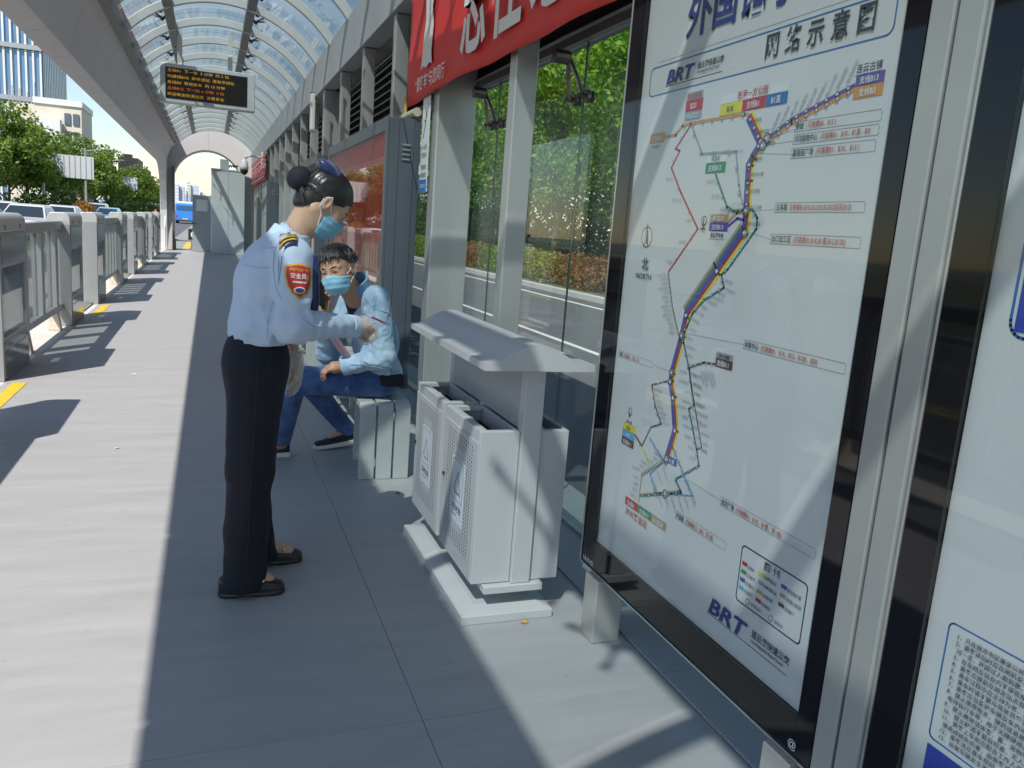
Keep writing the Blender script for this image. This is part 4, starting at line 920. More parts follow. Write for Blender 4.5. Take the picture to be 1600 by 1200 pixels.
def hair_mat(name, col):
    m = M(name, col, .36, 0, .3, 12, spec=.6); return m
hair_m = hair_mat("hair_black", (.012, .010, .009))
# ---------------------------------------------------------------- woman in uniform
W = empty("person", (.17, 3.18, 0), "standing person in light blue uniform shirt, dark trousers and blue face mask, bending forward", "person")
def wl(o): o.matrix_parent_inverse = Matrix.Translation((-.17, -3.18, 0)); return o
WR = frame((math.cos(.08)*math.cos(.70), math.sin(.08), -math.sin(.70)), (0, 0, 1)); WH = Head((.408, 3.18, 1.517), WR, (.285, 3.18, 1.345), .97, True)
SHn, ELn, WRn = (.282, 3.025, 1.312), (.285, 2.985, 1.072), (.545, 3.265, 1.035)       # near (right) arm
SHf, ELf, WRf = (.285, 3.335, 1.315), (.30, 3.405, 1.08), (.335, 3.42, .885)
def w_torso(P, off=0.):
    d = ell(P, (.185, 3.18, 1.04), (.118, .155, .13)); d = smin(d, ell(P, (.205, 3.18, 1.19), (.122, .168, .15)), .05); d = smin(d, ell(P, (.245, 3.18, 1.30), (.098, .165, .075)), .05)
    d = smin(d, cone(P, (.262, 3.05, 1.335), (.262, 3.31, 1.335), .048, .048), .04); d = smin(d, cone(P, (.26, 3.18, 1.33), (.30, 3.18, 1.385), .085, .066), .03); return d-off
def w_arms(P, off=0.):
    a = smin(cone(P, SHn, ELn, .070, .061), cone(P, ELn, WRn, .058, .042), .03); b = smin(cone(P, SHf, ELf, .068, .056), cone(P, ELf, WRf, .054, .041), .03); return np.minimum(a, b)-off
def w_shirt(P):
    d = smin(w_torso(P), w_arms(P), .025); el = np.exp(-((P-V3(*ELn))**2).sum(1)/.012)+np.exp(-((P-V3(.18, 3.1, 1.0))**2).sum(1)/.02)
    d = d+.006*fold(P, 12, (.3, 0, 1))+.019*np.clip(el, 0, 1)*fold(P, 22, (.7, .3, -.3))+.003*fold(P, 30, (.5, .2, .7))+.004*np.exp(-((P[:, 2]-1.0)/.05)**2)*np.sin(P[:, 0]*70+P[:, 1]*55)
    d = smax(d, .978-P[:, 2], .006); w_ = V3(*WRn); ax = w_-V3(*ELn); ax = ax/np.linalg.norm(ax); d = smax(d, (P-w_)@ax-.012, .004); w2 = V3(*WRf); a2 = w2-V3(*ELf); a2 = a2/np.linalg.norm(a2); d = smax(d, np.where(P[:, 2] > 1.0, -1., (P-w2)@a2-.01).astype(F32), .004)
    # neck opening
    return smax(d, -(cone(P, (.285, 3.18, 1.345), (.345, 3.18, 1.47), .058, .066)), .006)
shirt_m = M("uniform_shirt_blue", (.50, .60, .75), .72, 0, .05, 5, .12, 260, sheen=.25)
_sh = wl(sdf_obj("shirt", [(w_shirt, (-.02, 2.86, .95), (.62, 3.52, 1.44), .006)], shirt_m, W))
cuff_m = M("cuff_pale_blue", (.56, .67, .80), .7, 0, .03, 6, .1, 260)
def w_cuff(P):
    ax = V3(*WRn)-V3(*ELn); L_ = np.linalg.norm(ax); ax = ax/L_; t = (P-V3(*ELn))@ax; r = np.linalg.norm(P-V3(*ELn)-t[:, None]*ax, axis=1); return smax(np.abs(r-.0445)-.003, np.abs(t-(L_-.012))-.030, .003)
wl(sdf_obj("cuff", [(w_cuff, (.42, 3.08, .94), (.66, 3.40, 1.14), .004)], cuff_m, W))
def w_collar(P):
    a = V3(.272, 3.18, 1.352); ax = V3(.42, 0, .9); ax = ax/np.linalg.norm(ax); t = (P-a)@ax; q = P-a-t[:, None]*ax; r = np.linalg.norm(q*V3(1, 1.0, 1), axis=1); d = smax(np.abs(r-(.078-.18*t))-.0035, np.abs(t-.022)-.030-.35*np.maximum(0, P[:, 0]-.31), .004); return d
wl(sdf_obj("collar", [(w_collar, (.13, 3.05, 1.27), (.44, 3.31, 1.46), .0042)], M("collar_pale", (.60, .70, .83), .7), W))
def w_trousers(P):
    d = ell(P, (.168, 3.18, .90), (.125, .158, .15)); near = chain(P, [(.165, 3.105, .86), (.147, 3.075, .50), (.136, 3.068, .25), (.130, 3.065, .05)], [.109, .083, .076, .081], .03); farl = chain(P, [(.175, 3.255, .86), (.172, 3.31, .50), (.168, 3.33, .25), (.20, 3.335, .05)], [.109, .080, .072, .076], .03)
    d = smin(d, np.minimum(near, farl), .03); d = d+.007*fold(P, 10, (0, 0, 1))+.012*np.exp(-(P[:, 2]-.10)**2/.008)*fold(P, 16, (.6, 0, .4))+.008*np.exp(-(P[:, 2]-.47)**2/.01)*fold(P, 15, (.8, .2, .3))+.006*np.exp(-(P[:, 2]-.82)**2/.01)*fold(P, 17, (.8, .2, -.5))
    return smax(smax(d, P[:, 2]-1.03, .006), .028-P[:, 2], .004)
trou_m = M("navy_trousers", (.006, .007, .014), .85, 0, .1, 6, .12, 300)
wl(sdf_obj("trousers", [(w_trousers, (-.02, 2.93, .0), (.36, 3.47, 1.05), .0075)], trou_m, W))
# hands
ax = np.array(WRn)-np.array(ELn); pr1 = hand_prims(WRn, (.80, .48, -.05), (.2, .15, -1), (-.3, .9, .3), (.95, 1.0, .6), .98); pm1 = [(WRn, np.array(WRn)+np.array((.05, .03, .0)), .030, .034)]
pr2 = hand_prims(WRf, (.05, .02, -1), (-.9, -.3, 0), (.5, -.8, 0), (.22, .30, .2), .98, .08); pm2 = [(WRf, np.array(WRf)+np.array((0, 0, -.05)), .028, .032)]
h1 = hand_sdf(pr1, pm1); h2 = hand_sdf(pr2, pm2)
def w_body(P): d = smin(w_torso(P), w_arms(P), .02)+.020; l = np.minimum(chain(P, [(.165, 3.105, .86), (.15, 3.075, .5), (.137, 3.065, .09), (.22, 3.065, .045)], [.095, .06, .04, .03], .03), chain(P, [(.175, 3.255, .86), (.172, 3.31, .5), (.2, 3.335, .09), (.32, 3.345, .045)], [.095, .06, .04, .03], .03)); return smin(smin(d, ell(P, (.168, 3.18, .9), (.10, .13, .12)), .04), l, .03)
wl(sdf_obj("body", [(w_body, (.0, 2.9, .0), (.62, 3.5, 1.42), .014), (WH.neck, (.22, 3.06, 1.30), (.56, 3.30, 1.66), .0036), (h1, (.48, 3.18, .92), (.74, 3.46, 1.12), .0032), (h2, (.25, 3.32, .66), (.43, 3.50, .90), .0032)], skin_f, W, 1))
glove_m = GLASS("clear_glove_plastic", (.97, .97, .97), 1.5, .10, .55, (.90, .87, .82))
for nm, hf, lo, hi, w_ in (("glove", h1, (.47, 3.16, .90), (.76, 3.48, 1.14), WRn), ("glove", h2, (.22, 3.30, .64), (.46, 3.53, .95), WRf)):
    wl(sdf_obj(nm, [(lambda P, hf=hf: smin(hf(P), hf(P)+.002, .01)-.0065+.006*fold(P, 45, (.5, .3, .6)), lo, hi, .004)], glove_m, W))
wl(WH and sdf_obj("face_mask", [(WH.mask, (.30, 3.06, 1.33), (.58, 3.30, 1.56), .0034)], maskm, W)); WH.straps(W, strapm); WH.eyes(W)
for c_ in W.children:
    if c_.name.startswith(("mask_strap", "eye", "eyebrow")): wl(c_)
def w_hair(P):
    Q = WH.L(P); d = smin(ell(Q, (-.017, 0, .038), (.106, .085, .094)), ell(Q, (-.048, 0, -.042), (.056, .062, .058)), .03); lim = Q[:, 0]-Q[:, 2]-.018-.25*np.abs(Q[:, 1])*0-.03*np.clip(Q[:, 2]-.03, 0, 1)
    ear = ell(Q, (-.002, 0, -.012), (.026, .12, .034)); strands = np.sin(Q[:, 1]*420+np.sin(Q[:, 0]*40)*2)*.0007+np.sin(np.arctan2(Q[:, 1], Q[:, 2])*70)*.0006
    d = d+strands; d = smax(d, lim, .008); d = smax(d, -ear, .006); return d*WH.k
wl(sdf_obj("hair", [(w_hair, (.22, 3.05, 1.38), (.56, 3.31, 1.68), .0034)], hair_m, W, 0))
def w_bun(P): Q = WH.L(P); d = smin(ell(Q, (-.130, 0, .0), (.044, .050, .047)), ell(Q, (-.10, 0, .005), (.03, .04, .036)), .02); return (d+.003*fold(P, 60)+.0012*np.sin(Q[:, 1]*300)*np.sin(Q[:, 2]*300))*WH.k
wl(sdf_obj("hair_bun", [(w_bun, (.18, 3.08, 1.48), (.40, 3.28, 1.69), .0034)], M("bun_net_navy", (.008, .009, .018), .7, 0, .4, 60, .5, 200), W, 0))
bowm = M("navy_satin", (.012, .025, .12), .35, 0, .15, 20, sheen=.4)
def w_bow(P): Q = WH.L(P); d = smin(ell(Q, (-.078, -.044, .096), (.052, .028, .022)), ell(Q, (-.050, .0, .124), (.052, .040, .013)), .03); d = smin(d, ell(Q, (-.095, -.015, .100), (.022, .020, .020)), .012); return d+.003*fold(P, 42)
wl(sdf_obj("hair_bow", [(w_bow, (.22, 3.06, 1.52), (.54, 3.30, 1.73), .0034)], bowm, W, 0))
def strands(name, H, curves, mat, parent, r0=.0019):
    q = MB()
    for c in curves: n_ = len(c); q.tube([H.W(p) for p in c], [r0*(.5+.9*math.sin(math.pi*(i+.6)/(n_+.2))) for i in range(n_)], 5, False)
    o = q.build(name, mat, parent, smooth=True); o["kind"] = "stuff"; return o
def on_ell(p, c, r, k=1.0): q_ = (np.array(p)-c)/r; return c+q_/np.linalg.norm(q_)*r*k
rh = random.Random(3); cu = []; ec, er = np.array((-.017, 0, .038)), np.array((.106, .085, .094))
for i in range(330):
    th = math.pi*(i+.5)/330+rh.uniform(-.01, .01); y = math.cos(th)*.083; up_ = math.sin(th); z = -.012+.082*up_**.8; x = z+.016+rh.uniform(-.012, .012); a_ = np.array((x, y, z)); e_ = np.array((-.115, y*.25, .005)); c = []
    for k in range(9): t = k/8; p = a_*(1-t)+e_*t; c.append(on_ell(p, ec, er, 1.004+.006*rh.random()) if t < .93 else p)
    cu.append(c)
for i in range(120):
    y = rh.uniform(-.07, .07); a_ = np.array((-.06+rh.uniform(-.015, .03), y, -.055+rh.uniform(-.01, .01))); c = []
    for k in range(6): t = k/5; p = a_*(1-t)+np.array((-.115, y*.3, .0))*t; c.append(p+np.array((-.012*math.sin(t*3.1), 0, 0)))
    cu.append(c)
wl(strands("hair_strands", WH, cu, hair_m, W))
# glasses
gm_ = M("glasses_wire", (.45, .33, .22), .3, .8)
for sg in (-1, 1):
    q = MB(); q.tube([WH.W((-.01, sg*.083, .008)), WH.W((.06, sg*.078, .004)), WH.W((.097, sg*.060, .0))], .0013, 6); wl(q.build("glasses_arm", gm_, W))
    q = MB(); q.tube([WH.W((.104-.012*abs(math.cos(t)), sg*(.034+.024*math.cos(t)), -.004+.019*math.sin(t))) for t in [2*math.pi*k/16 for k in range(17)]], .0013, 5); wl(q.build("glasses_rim", gm_, W))
# tie, epaulette, sleeve patch
q = MB(); q.add([(.345, 3.12, 1.32), (.385, 3.12, 1.32), (.395, 3.115, 1.15), (.385, 3.12, 1.07), (.350, 3.125, 1.12)]+[(.350, 3.16, 1.32), (.385, 3.16, 1.32), (.395, 3.16, 1.15), (.385, 3.16, 1.07), (.355, 3.16, 1.12)], [(4, 3, 2, 1, 0), (5, 6, 7, 8, 9)]+[(i, (i+1) % 5, 5+(i+1) % 5, 5+i) for i in range(5)]); wl(q.build("tie", bowm, W, bevel=.006))
def drape(fn, pts, axis=1, start=2.80, sgn=1, off=.003, n=90, step=.004):
    """drop points onto a cloth surface along an axis"""
    P = np.array(pts, F32); P[:, axis] = start; done = np.zeros(len(P), bool)
    for _ in range(n):
        d = fn(P); done |= d < off; P[~done, axis] += sgn*np.maximum(np.abs(d[~done])*.7, .0012)
    return P
def patch(name, outline, fn, mat, lift, parent, start=2.80, scale=1., grow=0):
    c = np.mean(outline, 0); rings = [1.0, .66, .33]; pts = []
    for r_ in rings:
        for p in outline: q_ = c+(np.array(p)-c)*r_*scale; pts.append((q_[0], start, q_[1]))
    pts.append((c[0], start, c[1])); P = drape(fn, pts, start=start); P[:, 1] -= lift; n = len(outline); fs = []
    for k in range(2):
        for i in range(n): fs.append((k*n+i, k*n+(i+1) % n, (k+1)*n+(i+1) % n, (k+1)*n+i))
    fs += [(2*n+i, 2*n+(i+1) % n, 3*n) for i in range(n)]; o = MB().add(P.tolist(), fs).build(name, mat, parent, smooth=True); sm = o.modifiers.new("t", 'SOLIDIFY'); sm.thickness = .0015; return o
def cseam(fn, pts, m, parent, loc, start=2.80, lim=3.2, r=.0017):
    P = []
    for a, b in zip(pts[:-1], pts[1:]):
        for k in range(7): t = k/7; P.append((a[0]*(1-t)+b[0]*t, start, a[1]*(1-t)+b[1]*t))
    D = drape(fn, P, start=start, off=.001, n=200); ok = D[:, 1] < lim
    if ok.sum() > 3: q = MB(); q.tube([tuple(float(c) for c in p) for p in D[ok]], r, 5); loc(q.build("seam", m, parent))
sm_ = M("shirt_seam", (.36, .45, .60), .8)
for pts in (((.235, 1.375), (.215, 1.33), (.212, 1.27), (.222, 1.20), (.24, 1.16)), ((.175, 1.335), (.205, 1.34), (.225, 1.345)), ((.12, 1.27), (.16, 1.265), (.21, 1.27)), ((.30, 1.13), (.31, 1.10), (.36, 1.07), (.44, 1.05)), ((.215, 1.15), (.20, 1.08), (.195, 1.0))): cseam(w_shirt, pts, sm_, W, wl)
tm_ = M("trouser_seam", (.018, .020, .034), .8)
for pts in (((.165, .97), (.16, .8), (.152, .6), (.145, .4), (.138, .2), (.132, .06)), ((.215, .965), (.20, .90), (.175, .83)), ((.055, .93), (.10, .92), (.13, .925))): cseam(w_trousers, pts, tm_, W, wl, lim=3.3, r=.0016)
sh = []
for (x, z) in ((-.046, .052), (-.02, .060), (.0, .062), (.02, .060), (.046, .052), (.048, .02), (.042, -.02), (.028, -.045), (.0, -.064), (-.028, -.045), (-.042, -.02), (-.048, .02)): sh.append((.297+x-.06*z, 1.232+z))
wl(patch("sleeve_patch", sh, w_shirt, M("patch_gold", (.62, .40, .06), .5), .0015, W)); p2 = wl(patch("sleeve_patch", sh, w_shirt, M("patch_red", (.52, .035, .025), .6), .003, W, scale=.88))
def patch_text(t, size, x, z, mat, rot=-.06):
    me = text_mesh(t, size, .0004, 'CENTER'); P = np.array([(x+v.co.x, 2.8, z+v.co.y+rot*v.co.x) for v in me.vertices]); P = drape(w_shirt, P); P[:, 1] -= .0055
    for v, p in zip(me.vertices, P): v.co = p
    wl(link("patch_lettering", me, mat, W))
pw = M("patch_white", (.75, .73, .70), .6); patch_text("安全员", .0195, .295, 1.243, pw); patch_text("连云港公交集团", .0095, .297, 1.268, M("patch_gold", (.62, .40, .06), .5)); patch_text("▬▬▬", .016, .299, 1.225, pw)
rg = [(.299+.021*math.cos(t), 1.200+.012*math.sin(t)) for t in [2*math.pi*k/14 for k in range(14)]]; wl(patch("patch_emblem", rg, w_shirt, pw, .0045, W)); wl(patch("patch_emblem", rg, w_shirt, M("patch_navy", (.05, .05, .2), .6), .0062, W, scale=.72))
def flat_drape(name, x0, x1, y0, y1, mat, lift, nx=6, ny=8):
    pts = [(x0+(x1-x0)*i/nx+.10*(y0+(y1-y0)*j/ny-3.04), y0+(y1-y0)*j/ny, 1.5) for i in range(nx+1) for j in range(ny+1)]; P = drape(lambda p: np.minimum(w_torso(p), w_arms(p)), pts, 2, 1.47, -1, .003, 120); P[:, 2] += lift; fs = [(i*(ny+1)+j, i*(ny+1)+j+1, (i+1)*(ny+1)+j+1, (i+1)*(ny+1)+j) for i in range(nx) for j in range(ny)]
    o = MB().add(P.tolist(), fs).build(name, mat, W, smooth=True); sm = o.modifiers.new("t", 'SOLIDIFY'); sm.thickness = .004; wl(o)
flat_drape("epaulette", .235, .298, 2.965, 3.085, bowm, .006)
gd_ = M("patch_gold", (.62, .40, .06), .5)
for y_ in (2.975, 2.988, 3.03): flat_drape("epaulette_stripe", .238, .295, y_, y_+.005, gd_, .0105, 4, 1)
c0 = np.array((.262, 3.035, 1.383))
q = MB(); q.ball((.27, 3.07, 1.398), .006, 8, 6); wl(q.build("epaulette_button", M("button_silver", (.6, .6, .6), .3, .9), W, smooth=True))
# loafers
shoe_m = M("black_leather", (.012, .012, .015), .32, 0, .2, 20, .1, 150)
def loafer(hx, hy, tx, ty):
    h_ = V3(hx, hy, 0); t_ = V3(tx, ty, 0); d = t_-h_; L = float(np.linalg.norm(d)); d = d/L; sd = V3(-d[1], d[0], 0)
    def f(P):
        x = (P-h_)@d; y = (P-h_)@sd; z = P[:, 2]; t = np.clip((x-.036)/(L-.078), 0, 1); cx = .036+t*(L-.078); body = np.hypot(x-cx, y)-(.034+.009*np.sin(t*np.pi*.75)-.003*t)
        top = .074-.036*np.clip((x/L-.35)/.55, 0, 1)+.010*np.clip(1-(y/.04)**2, 0, 1); body = smax(smax(body+.004*np.clip((.012-z)/.012, 0, 1)*0, z-top, .026), .002-z, .004); hole = ell(np.stack([x, y, z], 1), (.070, 0, .100), (.062, .026, .044)); body = smax(body, -hole, .006)
        welt = smax(np.hypot(x-cx, y)-(.037+.009*np.sin(t*np.pi*.75)-.003*t), np.abs(z-.008)-.006, .003); gap = rbox(np.stack([x, y, z], 1), (L*.42, 0, .0), (L*.13, .08, .006), None, .003); return smax(np.minimum(body, welt), -gap, .003)
    return f
l1 = loafer(.035, 3.062, .288, 3.055); l2 = loafer(.135, 3.335, .385, 3.352)
wl(sdf_obj("shoe", [(l1, (.0, 2.99, -.01), (.32, 3.13, .12), .0045)], shoe_m, W)); wl(sdf_obj("shoe", [(l2, (.10, 3.26, -.01), (.42, 3.43, .12), .0045)], shoe_m, W))
gold = M("gold_bit", (.75, .60, .30), .25, 1.)
for (x, y) in ((.200, 3.058), (.300, 3.346)): q = MB(); q.tube([(x, y-.034, .066), (x+.004, y, .084), (x, y+.034, .066)], .0035, 8); q.ball((x, y-.036, .064), .007, 8, 6); q.ball((x, y+.036, .064), .007, 8, 6); wl(q.build("shoe_bit", gold, W, smooth=True))
# red strip held in the gloved hand
q = MB(); q.bar((.63, 3.31, 1.072), (.70, 3.37, 1.040), .010, .008); tag(q.build("thermometer", M("pink_red_plastic", (.65, .08, .16), .35), None, bevel=.003), "small red and pink strip held in the gloved hand at the man's sleeve", "thermometer")
# ---------------------------------------------------------------- seated man
Mn = empty("person", (.95, 4.68, 0), "seated person in pale denim jacket, blue jeans and blue face mask, looking at the camera", "person")
def ml(o): o.matrix_parent_inverse = Matrix.Translation((-.95, -4.68, 0)); return o
MR = frame((-.58, -.80, -.14), (-.26, .04, 1)); MH = Head((.648, 4.42, 1.195), MR, (.775, 4.53, 1.03), 1.06)
LS, LE, LW = (.872, 4.455, 1.045), (.925, 4.43, .715), (.715, 4.50, .650)
RS, RE, RW = (.79, 4.79, 1.0), (.655, 4.74, .69), (.602, 4.56, .915)
def m_torso(P): d = ell(P, (.955, 4.68, .58), (.135, .17, .12)); d = smin(d, ell(P, (.915, 4.64, .78), (.135, .18, .17)), .06); d = smin(d, ell(P, (.862, 4.62, .975), (.118, .19, .125)), .06); return smin(d, cone(P, (.848, 4.49, 1.045), (.80, 4.76, 1.035), .058, .058), .04)
def m_arms(P): return np.minimum(chain(P, [LS, LE, LW], [.074, .062, .045], .03), chain(P, [RS, RE, RW], [.074, .062, .045], .03))
def m_jacket(P):
    d = smin(m_torso(P), m_arms(P), .025); e = sum(np.exp(-((P-V3(*c))**2).sum(1)/.010) for c in (LE, RE, (.90, 4.52, .86), (.82, 4.47, .68)))
    d = d+.009*fold(P, 12, (.3, .2, 1))+.016*np.clip(e, 0, 1)*fold(P, 20, (.8, 0, -.4))+.006*fold(P, 32, (.5, 0, .8)); d = smax(d, .535-P[:, 2], .006)
    for (a, b) in ((LE, LW), (RE, RW)): a = V3(*a); b = V3(*b); u = (b-a)/np.linalg.norm(b-a); d = smax(d, np.where(np.linalg.norm(P-b, axis=1) < .09, (P-b)@u-.012, -1), .003)
    # open front showing the dark shirt
    fx = ell(P, (.715, 4.60, .84), (.075, .055, .26)); d = smax(d, -fx, .01); return smax(d, -cone(P, (.79, 4.55, 1.02), (.72, 4.48, 1.12), .062, .07), .006)
def denim(name, c0, c1, sc):
    m = bpy.data.materials.new(name); m.use_nodes = True; t = m.node_tree; b = t.nodes["Principled BSDF"]; b.inputs["Roughness"].default_value = .85; b.inputs["Sheen Weight"].default_value = .15
    tc = t.nodes.new("ShaderNodeTexCoord"); n = t.nodes.new("ShaderNodeTexNoise"); n.inputs["Scale"].default_value = sc; n.inputs["Detail"].default_value = 8; n.inputs["Roughness"].default_value = .65; t.links.new(tc.outputs["Object"], n.inputs["Vector"])
    rp = t.nodes.new("ShaderNodeValToRGB"); rp.color_ramp.elements[0].position = .33; rp.color_ramp.elements[1].position = .68; rp.color_ramp.elements[0].color = (*c0, 1); rp.color_ramp.elements[1].color = (*c1, 1); t.links.new(n.outputs["Fac"], rp.inputs[0]); t.links.new(rp.outputs[0], b.inputs["Base Color"])
    w_ = t.nodes.new("ShaderNodeTexNoise"); w_.inputs["Scale"].default_value = 340; t.links.new(tc.outputs["Object"], w_.inputs["Vector"]); bp = t.nodes.new("ShaderNodeBump"); bp.inputs["Strength"].default_value = .25; bp.inputs["Distance"].default_value = .004; t.links.new(w_.outputs["Fac"], bp.inputs["Height"]); t.links.new(bp.outputs[0], b.inputs["Normal"]); MATS[name] = m; return m
den1 = denim("pale_denim", (.21, .34, .48), (.48, .61, .71), 11); den2 = denim("blue_jeans", (.02, .05, .17), (.10, .19, .40), 7); den3 = denim("mid_denim", (.12, .24, .40), (.28, .44, .60), 12)
ml(sdf_obj("jacket", [(m_jacket, (.55, 4.30, .50), (1.14, 4.94, 1.16), .0065)], den1, Mn))
def m_collar(P): a = V3(.778, 4.54, 1.062); ax = V3(-.42, -.36, .83); ax = ax/np.linalg.norm(ax); t = (P-a)@ax; q = P-a-t[:, None]*ax; r = np.linalg.norm(q, axis=1); d = smax(np.abs(r-(.080+.08*t))-.006, np.abs(t-.045)-.045, .004); fr_ = V3(-.7, -.45, -.3); return smax(d, (q@fr_)-.045, .006)
ml(sdf_obj("jacket_collar", [(m_collar, (.60, 4.36, .93), (.92, 4.70, 1.25), .0045)], den3, Mn))
ml(sdf_obj("jacket_hem", [(lambda P: smax(smax(m_jacket(P)-.005, P[:, 2]-.58, .004), .525-P[:, 2], .004), (.76, 4.44, .50), (1.14, 4.90, .60), .0065)], den3, Mn))
for (a, b) in ((LE, LW), (RE, RW)):
    a = np.array(a); b = np.array(b); u = (b-a)/np.linalg.norm(b-a); ml(sdf_obj("jacket_cuff", [(lambda P, b=b, u=u: smax(np.abs(np.linalg.norm(P-V3(*b)-((P-V3(*b))@V3(*u))[:, None]*V3(*u), axis=1)-.049)-.0045, np.abs((P-V3(*b))@V3(*u)+.012)-.026, .003), tuple(b-.1), tuple(b+.1), .005)], den1, Mn))
def m_pocket(P): return smax(m_jacket(P)-.006, rbox(P, (.785, 4.475, .88), (.07, .09, .045), None, .005), .003)
ml(sdf_obj("jacket_pocket", [(m_pocket, (.68, 4.36, .80), (.88, 4.60, .95), .005)], den1, Mn))
ml(sdf_obj("shirt", [(lambda P: smin(m_torso(P)+.012, cone(P, (.80, 4.58, .98), (.75, 4.51, 1.075), .070, .064), .03), (.60, 4.40, .48), (1.10, 4.92, 1.10), .011)], M("navy_tee", (.012, .016, .045), .8, 0, .1, 8), Mn))
LH, LK, LA = (.935, 4.60, .545), (.455, 4.64, .535), (.415, 4.92, .10)
RH, RK, RA = (.955, 4.79, .545), (.560, 5.00, .475), (.845, 5.12, .12)
def m_jeans(P):
    d = ell(P, (.965, 4.70, .545), (.135, .17, .095)); near = chain(P, [LH, LK, LA], [.098, .073, .055], .035); farl = chain(P, [RH, RK, RA], [.098, .073, .055], .035); d = smin(d, np.minimum(near, farl), .03)
    e = sum(np.exp(-((P-V3(*c))**2).sum(1)/.012) for c in (LK, RK, LH)); d = d+.004*fold(P, 14, (1, 0, 0))+.008*np.clip(e, 0, 1)*fold(P, 22, (.2, .4, 1)); d = smax(d, .452-P[:, 2]+np.where((P[:, 0] > .80) & (P[:, 1] < 4.97), 0, -1), .006); d = smax(d, P[:, 2]-.63, .006); return smax(d, .085-P[:, 2], .004)
ml(sdf_obj("jeans", [(m_jeans, (.32, 4.48, .06), (1.12, 5.22, .65), .0078)], den2, Mn))
ml(sdf_obj("belt_pouch", [(lambda P: rbox(P, (.995, 4.535, .565), (.075, .035, .035), None, .015)+.003*fold(P, 30), (.90, 4.47, .51), (1.09, 4.60, .62), .006)], M("black_cloth", (.012, .011, .014), .8), Mn))
prL = hand_prims(LW, (-.95, .05, -.16), (-.15, .1, -1), (-.1, .95, .1), (.55, .75, .5), 1.05); pmL = [(LW, np.array(LW)+np.array((-.055, 0, -.008)), .032, .036)]
prR = hand_prims(RW, (-.10, -.12, .95), (.35, .75, 0), (-.9, .3, .2), (.45, .75, .6), 1.05); pmR = [(RW, np.array(RW)+np.array((-.005, -.005, .055)), .031, .035)]
hL = hand_sdf(prL, pmL); hR = hand_sdf(prR, pmR)
def m_body(P): d = smin(m_torso(P), m_arms(P), .02)+.014; l = np.minimum(chain(P, [LH, LK, LA, (.33, 4.95, .05)], [.08, .055, .04, .03], .03), chain(P, [RH, RK, RA, (.74, 5.11, .05)], [.08, .055, .04, .03], .03)); return smin(d, l, .03)
ml(sdf_obj("body", [(m_body, (.28, 4.30, .0), (1.14, 5.25, 1.08), .016), (MH.neck, (.50, 4.27, .98), (.87, 4.64, 1.36), .0038), (hL, (.50, 4.38, .55), (.78, 4.62, .75), .0033), (hR, (.48, 4.42, .84), (.74, 4.70, 1.14), .0033)], skin_m, Mn))
ml(sdf_obj("face_mask", [(MH.mask, (.48, 4.26, 1.03), (.80, 4.58, 1.25), .0036)], M("mask_light_blue", (.27, .56, .70), .75, 0, .05, 20, .1, 300, sheen=.2), Mn)); MH.straps(Mn, strapm); MH.eyes(Mn)
for c_ in Mn.children:
    if c_.name.startswith(("mask_strap", "eye", "eyebrow")): ml(c_)
def m_hair(P):
    Q = MH.L(P); d = ell(Q, (-.015, 0, .043), (.106, .084, .090)); fr_ = .060+.020*(np.abs(vnoise(Q*V3(.3, 1, .3), 130)))*2; lim = np.where(Q[:, 0] > .0, fr_+.16*np.maximum(0, .055-Q[:, 0])*-1-Q[:, 2]-.55*np.maximum(0, np.abs(Q[:, 1])-.045), -.035-Q[:, 2]*1.0-.5*np.maximum(0, -Q[:, 0]))
    ear = ell(Q, (-.002, 0, -.012), (.026, .12, .034)); d = d+.0035*np.abs(vnoise(Q*V3(1, 1, .35), 150))*2-.002+.0012*np.sin(Q[:, 1]*330+Q[:, 0]*120); d = smax(d, lim, .006); return smax(d, -ear, .006)*MH.k
ml(sdf_obj("hair", [(m_hair, (.50, 4.27, 1.12), (.80, 4.60, 1.36), .0034)], hair_m, Mn, 0))
cu = []; ec, er = np.array((-.015, 0, .043)), np.array((.106, .084, .090))
for i in range(900):
    ph = rh.uniform(-math.pi, math.pi); zz = rh.uniform(.0, 1.)**.8; f_ = np.array((math.cos(ph)*math.sqrt(1-zz*zz), math.sin(ph)*math.sqrt(1-zz*zz), zz))
    if f_[0] < .2 and rh.random() < .35: continue
    p = ec+f_*er*.985; d_ = np.array((.8*max(0, f_[0]+.35), .25*f_[1]+rh.uniform(-.35, .35), -.55+rh.uniform(-.25, .2))); d_ -= f_*(d_@f_)*.8; d_ /= np.linalg.norm(d_); L_ = rh.uniform(.022, .045); c = [p+d_*L_*t+f_*.007*math.sin(t*2.2)-np.array((0, 0, .010*t*t)) for t in (0, .33, .66, 1.)]
    if c[-1][0] > .03 and c[-1][2] < .046+.016*rh.random(): continue
    if c[-1][0] < .04 and abs(c[-1][1]) > .06 and c[-1][2] < .012: continue
    cu.append(c)
ml(strands("hair_strands", MH, cu, hair_m, Mn, .0024))
